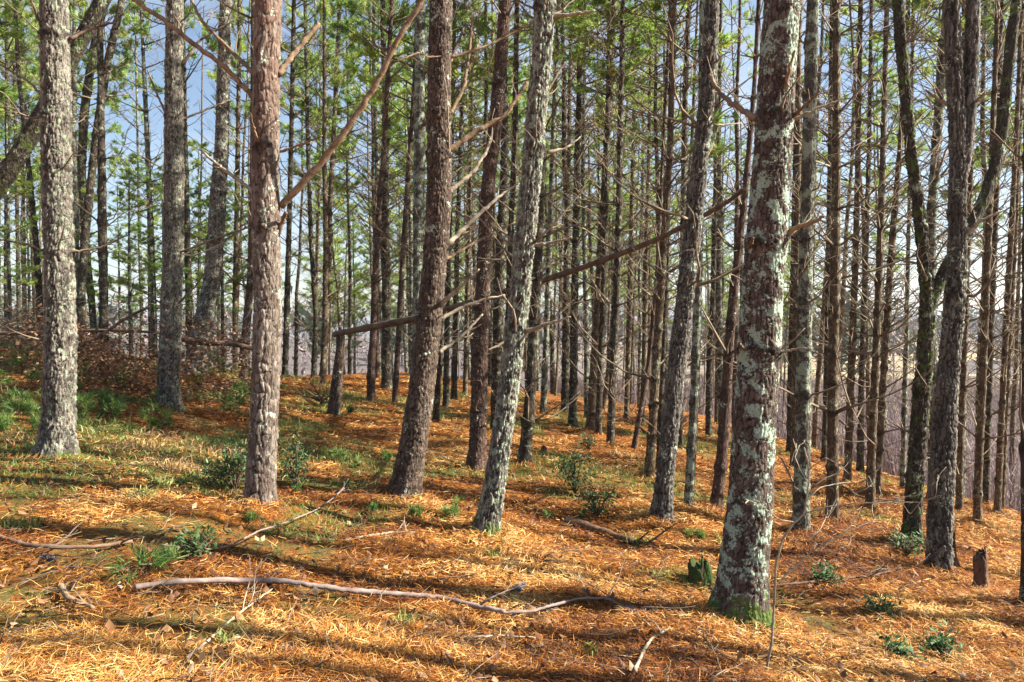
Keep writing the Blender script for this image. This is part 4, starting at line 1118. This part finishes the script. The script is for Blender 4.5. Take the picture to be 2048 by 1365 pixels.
def blades(mb, C, rad, n, L, rng, w=.0022, bend=.5):
    a = rng.uniform(0, 6.28, n); q = np.sqrt(rng.random(n)) * rad
    B = np.stack([C[0] + np.cos(a) * q, C[1] + np.sin(a) * q, np.full(n, C[2])], 1)
    B[:, 2] = hgt(B[:, 0], B[:, 1])
    d = np.stack([rng.normal(0, bend, n), rng.normal(0, bend, n), np.ones(n)], 1); d = unit(d)
    l = L * rng.uniform(.5, 1.2, (n, 1)); s = unit(np.cross(d, rng.normal(0, 1, (n, 3)))) * w
    m = B + d * l * .55; t = m + unit(d + [0, 0, -.9] + rng.normal(0, .2, (n, 3))) * l * .5
    V = np.stack([B - s, B + s, m + s * .8, m - s * .8, t], 1).reshape(-1, 3)
    b = np.arange(n)[:, None]
    mb.add(V, b * 5 + np.array([[0, 1, 2, 3]]), b * 5 + np.array([[3, 2, 4]]), tone=np.repeat(rng.random(n), 5))

def stuff(name, mb, mat, label, smooth=False):
    o = link(name, mb.mesh(name, mat, smooth)); o['kind'] = 'stuff'; o['label'] = label
    return o
rng = np.random.default_rng(7)
g1 = MB()
for px, py, rp, n in [(100, 905, 45, 260), (345, 822, 30, 200), (320, 975, 18, 90), (365, 972, 18, 90), (288, 998, 22, 60), (60, 1060, 30, 70), (20, 1060, 24, 60), (985, 1120, 14, 70), (430, 890, 60, 220), (200, 860, 70, 260), (40, 800, 80, 300),
                      (240, 800, 60, 260), (420, 800, 60, 240), (150, 760, 60, 260), (680, 920, 40, 120), (1280, 1090, 30, 60), (450, 1290, 14, 40), (700, 1255, 16, 40), (810, 1250, 18, 60), (1560, 1270, 26, 150), (1180, 1310, 16, 30), (1460, 1090, 30, 60), (860, 800, 30, 120), (1170, 790, 60, 200), (600, 860, 60, 160), (980, 1080, 26, 80), (320, 720, 60, 160), (620, 700, 60, 200), (30, 700, 70, 260)]:
    g = ground_at(px, py); blades(g1, g, rp * g[1] / F, n, .07 + .01 * g[1], rng, .0012 + .0006 * g[1])
stuff('grass', g1, M['grass'], 'short green grass tufts dotted over the needles')
g2 = MB()
for px, py, rp, n in [(365, 945, 34, 260), (330, 930, 50, 260), (280, 900, 60, 200), (230, 905, 50, 160), (420, 905, 60, 150), (340, 880, 70, 200), (20, 880, 60, 150), (1255, 915, 40, 120), (1230, 940, 50, 100), (900, 860, 50, 100), (1620, 1000, 60, 80)]:
    g = ground_at(px, py); blades(g2, g, rp * g[1] / F, n, .17, rng, .0016 + .0004 * g[1], .7)
stuff('dry_grass', g2, M['drygrass'], 'straw coloured dry grass and dead fern on the slope')

build_ground()
# fallen needles: real ribbons, thinning out with distance
def litter():
    rng = np.random.default_rng(21)
    n = 900000
    Y = 2.4 * (26 / 2.4) ** (rng.random(n) ** 1.25)
    X = (rng.random(n) * 2 - 1) * (Y * .80 + 1.6)
    keep = vnoise(X * 2.5, Y * 2.5, 9) + rng.random(n) * .9 > .5
    keep &= rng.random(n) > green(X, Y) * .8
    X = X[keep]; Y = Y[keep]; n = len(X)
    a = rng.random(n) * 6.283
    a = a * .5 + 3 * vnoise(X * 1.5, Y * 1.5, 31)
    L = rng.uniform(.035, .09, n) * (1 + Y * .04)
    d = np.stack([np.cos(a), np.sin(a), rng.normal(.04, .18, n)], 1)
    s = np.stack([-np.sin(a), np.cos(a), rng.normal(0, .5, n)], 1); s = unit(s)
    w = (.0002 + .00028 * Y)[:, None]
    P = np.stack([X, Y, hgt(X, Y) + rng.random(n) ** 2 * .04 + .01], 1)
    P[:, 2] += micro(X, Y)
    bend = rng.normal(0, .25, n)[:, None]
    l = L[:, None]
    m = P + d * l * .5 + s * l * bend * .3; t = P + d * l
    V = np.stack([P - s * w, P + s * w, m + s * w, m - s * w, t], 1).reshape(-1, 3)
    b = np.arange(n)[:, None]
    patch = vnoise(X * 1.3, Y * 1.3, 41) * .6 + vnoise(X * 4, Y * 4, 42) * .4
    tone = np.clip(.50 + (patch - .5) * 1.0 + rng.normal(0, .27, n), 0, 1)
    mb = MB(); mb.add(V, b * 5 + np.array([[0, 1, 2, 3]]), b * 5 + np.array([[3, 2, 4]]), tone=np.repeat(tone, 5))
    # needles heaped against the trunks
    R_ = []
    for a_, b_ in ALL_BASES:
        if b_ < 11.5 and a_ > -9:
            m_ = 420; q_ = rng.uniform(.08, .34, m_); t_ = rng.uniform(0, 6.283, m_)
            x_ = a_ + np.cos(t_) * q_; y_ = b_ + np.sin(t_) * q_
            tn = t_ + rng.normal(0, 1.0, m_)
            d_ = unit(np.stack([-np.cos(tn), -np.sin(tn), rng.uniform(.1, 1.2, m_)], 1)); s_ = unit(np.cross(d_, rng.normal(0, 1, (m_, 3)))) * (.0006 + .0003 * b_)
            p_ = np.stack([x_, y_, hgt(x_, y_) + micro(x_, y_) + .005], 1); l_ = rng.uniform(.05, .12, (m_, 1))
            mb.add(np.stack([p_ - s_, p_ + s_, p_ + d_ * l_], 1).reshape(-1, 3), None, np.arange(3 * m_).reshape(-1, 3), tone=np.repeat(np.clip(rng.normal(.5, .28, m_), 0, 1), 3))
    stuff('needle_litter', mb, M['litter'], 'carpet of fallen orange and straw coloured pine needles')
    n = 60000
    Y = 5.5 * (26 / 5.5) ** rng.random(n); X = (rng.random(n) * 2 - 1) * Y * .76
    kk = rng.random(n) < green(X, Y) * .9 + .012; X = X[kk]; Y = Y[kk]; n = len(X)
    B = np.stack([X, Y, hgt(X, Y) + micro(X, Y)], 1)
    d = unit(np.stack([rng.normal(0, .7, n), rng.normal(0, .7, n), np.ones(n)], 1)); l = (.03 + .005 * Y)[:, None] * rng.uniform(.6, 1.5, (n, 1))
    sd = unit(np.cross(d, rng.normal(0, 1, (n, 3)))) * (.0012 + .0005 * Y)[:, None]
    mb = MB(); mb.add(np.stack([B - sd, B + sd, B + d * l], 1).reshape(-1, 3), None, np.arange(3 * n).reshape(-1, 3), tone=np.repeat(rng.random(n) * .7, 3))
    stuff('ground_moss', mb, M['grass'], 'low green moss and ground cover in ragged patches on the slope')
    n = 5600
    Y = 2.5 * (22 / 2.5) ** rng.random(n); X = (rng.random(n) * 2 - 1) * Y * .8
    P = np.stack([X, Y, hgt(X, Y) + .03], 1)
    mb = MB(); D = np.stack([rng.normal(0, 1, n), rng.normal(0, 1, n), rng.normal(.1, .35, n)], 1)
    leaf_cloud(mb, P, rng, .06, .02, .2, D)
    stuff('fallen_leaves', mb, M['deadleaf'], 'curled dry brown leaves scattered among the needles')
    mb = MB()
    for i in range(650):
        y = 2.6 * (14 / 2.6) ** rng.random(); x = (rng.random() * 2 - 1) * y * .75; a = rng.uniform(0, 6.28)
        l = rng.uniform(.1, .45)
        dead_branch(mb, np.array([x, y, float(hgt(x, y)) + .025]), [math.cos(a), math.sin(a), rng.uniform(0, .12)], l, rng.uniform(.0015, .0045), rng, 2, 3, up=.05, seg=5)
    stuff('twig_litter', mb, M['twig'], 'small dead twigs strewn over the needle carpet', True)
litter()

def cone(px, py, label, seed):
    g = ground_at(px, py); rng = np.random.default_rng(seed)
    mb = MB(); t = np.linspace(0, 1, 12)
    L = .13; R0 = .019
    tube(mb, np.stack([t * L - L / 2, 0 * t, .02 + 0 * t], 1), R0 * .7 * np.sin(t * 2.7 + .3), 8, tone=.1)
    P = []; D = []
    for i in range(85):
        q = i / 85; a = i * 2.4
        P.append([q * L - L / 2, math.cos(a) * R0 * .6 * math.sin(q * 2.7 + .3), .02 + math.sin(a) * R0 * .6 * math.sin(q * 2.7 + .3)]); D.append([.55, math.cos(a), math.sin(a)])
    leaf_cloud(mb, np.array(P), rng, .022, .009, 0, np.array(D) * 2)
    o = link('pine_cone', mb.mesh('pine_cone', M['cone']), None, g + [0, 0, .01]); o.rotation_euler = (0, 0, rng.uniform(0, 3))
    tag(o, label, 'pine cone', 'fallen pine cones')
cone(98, 1128, 'grey pine cone below the dark curved branch at the left', 1)
cone(575, 1312, 'pine cone in the near needles below the pinkish branch', 2)
cone(1038, 1184, 'pine cone in the shade above the pinkish branch\'s thin end', 3)
cone(1265, 1232, 'blue grey pine cone under the arching thin branch', 4)
cone(1095, 1226, 'pine cone beside the thin end of the pinkish branch', 5)
cone(845, 1196, 'pine cone lying in shade just above the pinkish branch\'s small fork', 6)
cone(250, 1155, 'pine cone beside the bright green seedling', 7)

# ---------------------------------------------------------------- brush pile at the back left
def brushpile():
    rng = np.random.default_rng(61)
    mb = MB(); lf = MB()
    for i in range(800):
        px = rng.uniform(-120, 520); py = rng.uniform(655, 722)
        g = ground_at(px, py)
        a = rng.uniform(0, 6.28)
        d = np.array([math.cos(a), math.sin(a) * .6, rng.uniform(-.05, .8)])
        g[2] += rng.random() ** 1.4 * .8
        dead_branch(mb, g, d, rng.uniform(.4, 1.7), rng.uniform(.004, .014), rng, 5, 3, up=-.15 * rng.random(), seg=6, wob=.2)
    P = []
    for i in range(8000):
        px = rng.normal(rng.choice([200, 280, 420, 120]), 60); py = rng.uniform(660, 712)
        u = pray(px, py); Y = rng.uniform(11, 14.5); x, y = u[0] * Y, Y
        P.append([x, y, float(hgt(x, y)) + rng.random() * (.5 + 1.1 * vnoise(np.array([x * .9]), np.array([y * .5]), 77)[0])])
    leaf_cloud(lf, np.array(P), rng, .07, .028, .1)
    o = link('brush_pile', mb.mesh('brush_pile', M['twig'])); tag(o, 'heap of dead branches on the rise behind the thick trunks', 'brush pile'); o['kind'] = 'stuff'
    o2 = link('dead_foliage', lf.mesh('dead_foliage', M['rustleaf'], False)); o2['kind'] = 'stuff'; o2['label'] = 'rusty dead leaves clinging to the brush heap'
brushpile()
def logline(px0, px1, py, w, label, seed, Y=12.5, py1=None):
    rng = np.random.default_rng(seed); n = 12; P = []
    for i in range(n):
        t = i / (n - 1); p = at(px0 + (px1 - px0) * t, py + ((py1 or py) - py) * t + 3 * math.sin(t * 7), Y)
        P.append(list(p) + [w * Y / F / 2 * (1 - .4 * t)])
    P = np.array(P); org = P[0, :3].copy(); P[:, :3] -= org
    mb = MB(); tube(mb, P[:, :3], P[:, 3], 8)
    o = link('fallen_log', mb.mesh('fallen_log', M['log']), None, org); tag(o, label, 'log', 'logs in the brush heap')
logline(-60, 330, 664, 8, 'dark horizontal trunk lying along the top of the brush heap', 1)
logline(165, 300, 690, 8, 'thin pole slanting up out of the brush toward the sky gap', 2, 12.2, 612)
logline(60, 140, 700, 7, 'short pole poking up from the brush behind the thick grey trunk', 3, 12.0, 600)
logline(360, 520, 676, 14, 'thick dark trunk end in the brush behind the leaning grey trunk', 4, 12.8, 700)

# ---------------------------------------------------------------- the rows behind: individual pines from shared meshes
VAR = []
def make_variant(seed, H, r0, mat):
    rng = np.random.default_rng(seed)
    zs = np.linspace(-.3, H, 9)
    wob = np.cumsum(rng.normal(0, .05, (9, 2)), 0) + np.outer(zs, rng.normal(0, .012, 2)); wob -= wob[0]
    P = np.stack([wob[:, 0], wob[:, 1], zs, r0 * (1 - .72 * np.maximum(zs, 0) / H)], 1)
    ss = np.concatenate([[0], np.cumsum(np.linalg.norm(np.diff(P[:, :3], axis=0), axis=1))])
    wl = whorl_positions(P, rng, .5, .8)
    mb = MB(); trunk(mb, P, 9, .045, 'fine', seed, wl, .25, 4, .3)
    br = MB()
    for s in wl:
        c = np.array([np.interp(s, ss, P[:, k]) for k in range(4)])
        if c[2] > H * .55: break
        if c[2] < 2.6 and rng.random() < .7: continue
        k = rng.integers(2, 6); a0 = rng.uniform(0, 6.28)
        lm = .5 + min(1.3, c[2] * .16)
        for i in range(k):
            a = a0 + i * 6.283 / k + rng.normal(0, .3)
            L = lm * rng.uniform(.35, 1.1); d = np.array([math.cos(a), math.sin(a), rng.uniform(.1, .85)])
            dead_branch(br, c[:3], d, L, .005 + .006 * L, rng, twigs=int(3 + L * 4), sides=3, up=.2, seg=5)
    return (mb.mesh('trunk', M[mat]), br.mesh('dead_branches', M['twigfar']), P, H, mb, br)
for i, mt in enumerate(['slimdark', 'slim', 'slimgrey', 'slimdark', 'slim', 'darkred', 'slimgrey']):
    VAR.append(make_variant(500 + i, 15.5 + (i % 3) * 1.2, .075 + .011 * (i % 4), mt))

def far_tree(x, y, i, label, group, crown=True, rng=random.Random(3), bare=False):
    v = VAR[i % len(VAR)]
    e = empty('pine_tree', (x, y, float(hgt(x, y))), rng.uniform(0, 6.28))
    tag(e, label, 'tree', group)
    sc = rng.uniform(.75, 1.15)
    t = link('trunk', v[0], e); b = link('dead_branches' if not bare else 'dead_branches', v[1], e); b['kind'] = 'stuff'
    if bare: COL.objects.unlink(b)
    sxy = rng.uniform(.7, 1.15)
    for o in (t, b): o.scale = (sxy, sxy, sc)
    b.scale = (1, 1, sc)
    if crown:
        zc = v[3] * sc * rng.uniform(.38, .52)
        k = rng.randrange(5)
        cx = np.interp(zc / sc, v[2][:, 2], v[2][:, 0]); cy = np.interp(zc / sc, v[2][:, 2], v[2][:, 1])
        add_crown(e, zc, k, rng.uniform(.85, 1.2), rng.uniform(0, 6.28), (cx * sxy, cy * sxy), sz=(v[3] * sc + .4 - zc) / CROWNS[k][2])
    e.rotation_euler[0] = rng.gauss(0, .018); e.rotation_euler[1] = rng.gauss(.015, .02)
    return e

def scatter():
    rr = random.Random(17)
    pts = list(ALL_BASES)
    cnt = 0; far = []
    tries = 0
    while cnt < 124 and tries < 40000:
        tries += 1
        Y = 11.5 + 40 * rr.random() ** 1.2
        u = rr.uniform(-.82, .80)
        X = u * Y
        px = 1024 + u * F
        if -40 < px < 560 and Y < 16: continue
        if px < 620 and rr.random() < .86: continue
        if 200 < px < 330 and Y < 60: continue
        if X > 15: continue
        if X > 9 and rr.random() < .5: continue
        if px < 760 and Y < 15: continue
        if Y < 14 and 700 < px < 1650: continue
        if min((X - a) ** 2 + (Y - b) ** 2 for a, b in pts) < (1.3 if Y < 30 else 1.6) ** 2: continue
        pts.append((X, Y)); cnt += 1
        if X > 8.5: lab, grp = 'thin ringed pine on the drop toward the violet brush valley', 'thin pines on the drop to the valley'
        elif px < 560: lab, grp = 'thin far pine against the bright sky behind the brush heap', 'far pines behind the brush heap'
        elif Y > 26: lab, grp = 'distant slender pine in the rearmost rows of the dense stand', 'distant pines of the rear rows'
        else: lab, grp = 'slender bare stemmed pine in the dense rows beyond the near trunks', 'slender pines of the dense rows'
        far_tree(X, Y, rr.randrange(7), lab, grp, crown=(rr.random() < (.55 if X < 6 else .25)))
    # young green pines in the sky gap
    for px, Y, h in [(262, 19, 5.2), (300, 24, 6.5), (240, 30, 7.5), (20, 20, 6), (60, 26, 7), (330, 21, 5.5), (400, 24, 7), (445, 20, 6)]:
        X = (px - 1024) / F * Y
        z = float(hgt(X, Y)); e = empty('young_pine', (X, Y, z), rr.uniform(0, 6))
        tag(e, 'young green pine with needles low down in the sky gap', 'tree', 'young green pines in the sky gap')
        mb = MB(); tube(mb, [(0, 0, -.2), (.02, 0, h * .5), (0, .02, h)], [.06, .04, .01], 8, bark=1.0); link('trunk', mb.mesh('trunk', M['slimgrey']), e)
        add_crown(e, h * .25, rr.randrange(5), .7, 0, sz=h * .75 / 8)
scatter()

# sun side trees just outside the picture (they throw the bands of shade over the floor)
rr = random.Random(8)
for X, Y in [(4.9, 3.6), (6.6, 5.0), (9.4, 6.6), (3.6, 2.4), (12.5, 5.0), (7.8, 3.0), (5.2, 4.05), (9.6, 7.6), (11.8, 8.7), (8.2, 3.9)]:
    if abs(X / Y) < .78: continue
    far_tree(X, Y, rr.randrange(7), 'pine standing outside the picture on the sunny side', 'pines on the sunny side', crown=False, bare=True)

# far wood: one mass behind everything
def far_wood():
    rr = random.Random(4)
    tr = MB(); lf = MB()
    for i in range(85):
        Y = rr.uniform(46, 85); u = rr.uniform(-.85, .42); X = u * Y
        if -.56 < u < -.47 or (u < -.32 and rr.random() < .6): continue
        v = VAR[i % 7]; a = rr.uniform(0, 6.28); c, s = math.cos(a), math.sin(a)
        sc = rr.uniform(.9, 1.2)
        Mx = np.array([[c, -s, 0], [s, c, 0], [0, 0, 1]]) * sc
        off = np.array([X, Y, float(hgt(X, Y))])
        t = MB(); tube(t, v[2][:, :3], v[2][:, 3] * 1.1, 5); tr.merge(t, Mx, off)
        if i % 2 == 0: tr.merge(v[5], Mx, off)
        k = i % 5
        zc = v[3] * .5
        src = CROWNS[k][4]
        Mc = Mx.copy()
        lf.merge(src, Mc, off + [0, 0, zc * sc])
    stuff('far_wood', tr, M['twigfar'], 'mass of distant bare trunks closing the wood', True)
    stuff('far_foliage', lf, M['needles'], 'mass of distant green pine crowns closing the wood')
far_wood()

def distant_trees():
    rng = np.random.default_rng(91); bare = MB(); ever = MB()
    for i in range(800):
        Y = rng.uniform(80, 420); u = rng.uniform(-.75, .95); x, y = u * Y, Y
        z = float(hgt(x, y)); H = rng.uniform(5, 13) * (.5 if Y < 200 and rng.random() < .6 else 1); n = 110
        tall = rng.normal(0, 1, (n, 3)) * [H * .17, H * .17, H * .2] + [x, y, z + H * .58]
        d = unit(rng.normal(0, 1, (n, 3)) + [0, 0, .8]); s = unit(np.cross(d, rng.normal(0, 1, (n, 3))))
        e = rng.random() < .35
        l = H * rng.uniform(.08, .2, (n, 1)); w = l * (.35 if e else .10)
        V = np.stack([tall - s * w, tall + s * w, tall + d * l], 1).reshape(-1, 3)
        (ever if e else bare).add(V, None, np.arange(3 * n).reshape(-1, 3), tone=np.repeat(rng.random(n) * (.4 if e else 1), 3))
        t = MB(); tube(t, [(x, y, z - .3), (x, y, z + H * .7)], [H * .014, H * .006], 4)
        bare.merge(t, tone=.2)
    stuff('distant_trees', bare, M['brush'], 'distant leafless trees on the far side of the valley')
    stuff('distant_evergreens', ever, M['faregreen'], 'distant evergreens on the far side of the valley')
distant_trees()
# valley brush and straw
def valley():
    rng = np.random.default_rng(71)
    n = 26000
    Y = rng.uniform(14, 85, n); u = rng.uniform(.05, .9, n); X = u * Y
    z = hgt(X, Y)
    k = (z < -3.0); X = X[k]; Y = Y[k]; z = z[k]; n = len(X)
    H = rng.uniform(.9, 2.3, n); lean = rng.normal(0, .16, (n, 2))
    B = np.stack([X, Y, z - .05], 1); T = B + np.stack([lean[:, 0] * H, lean[:, 1] * H, H], 1)
    mb = MB()
    s = np.stack([np.full(n, 1.0), rng.normal(0, .3, n), np.zeros(n)], 1) * (.006 + .0003 * Y)[:, None]
    V = np.stack([B - s, B + s, T], 1).reshape(-1, 3)
    tone = rng.random(n)
    mb.add(V, None, np.arange(3 * n).reshape(-1, 3), tone=np.repeat(tone, 3))
    for j in range(4):                                          # side shoots
        q = rng.uniform(.25, .8, (n, 1)); b = B + (T - B) * q
        t = b + np.stack([rng.normal(0, .35, n), rng.normal(0, .35, n), rng.uniform(.2, .7, n)], 1) * H[:, None] * .45
        V = np.stack([b - s * .6, b + s * .6, t], 1).reshape(-1, 3)
        mb.add(V, None, np.arange(3 * n).reshape(-1, 3), tone=np.repeat(np.clip(tone + .1, 0, 1), 3))
    stuff('valley_brush', mb, M['brush'], 'violet grey leafless brush filling the valley beyond the trees')
valley()

# ---------------------------------------------------------------- the air: pale haze round the whole scene
def haze():
    m = bpy.data.materials.new('pale_haze'); m.use_nodes = True
    nt = m.node_tree
    nt.nodes.remove(nt.nodes['Principled BSDF'])
    v = nt.nodes.new('ShaderNodeVolumePrincipled')
    v.inputs['Color'].default_value = (.86, .92, 1.0, 1)
    v.inputs['Density'].default_value = .00035
    v.inputs['Anisotropy'].default_value = .35
    nt.links.new(v.outputs[0], nt.nodes['Material Output'].inputs['Volume'])
    mb = MB()
    a, b, z0, z1 = -1650, 1650, -30, 60
    V = [(x, y, z) for z in (z0, z1) for y in (a, b) for x in (a, b)]
    mb.add(V, [[0, 2, 3, 1], [4, 5, 7, 6], [0, 1, 5, 4], [2, 6, 7, 3], [0, 4, 6, 2], [1, 3, 7, 5]])
    o = link('haze', mb.mesh('haze', m, False)); o['kind'] = 'stuff'; o['label'] = 'pale air between the trunks'
haze()
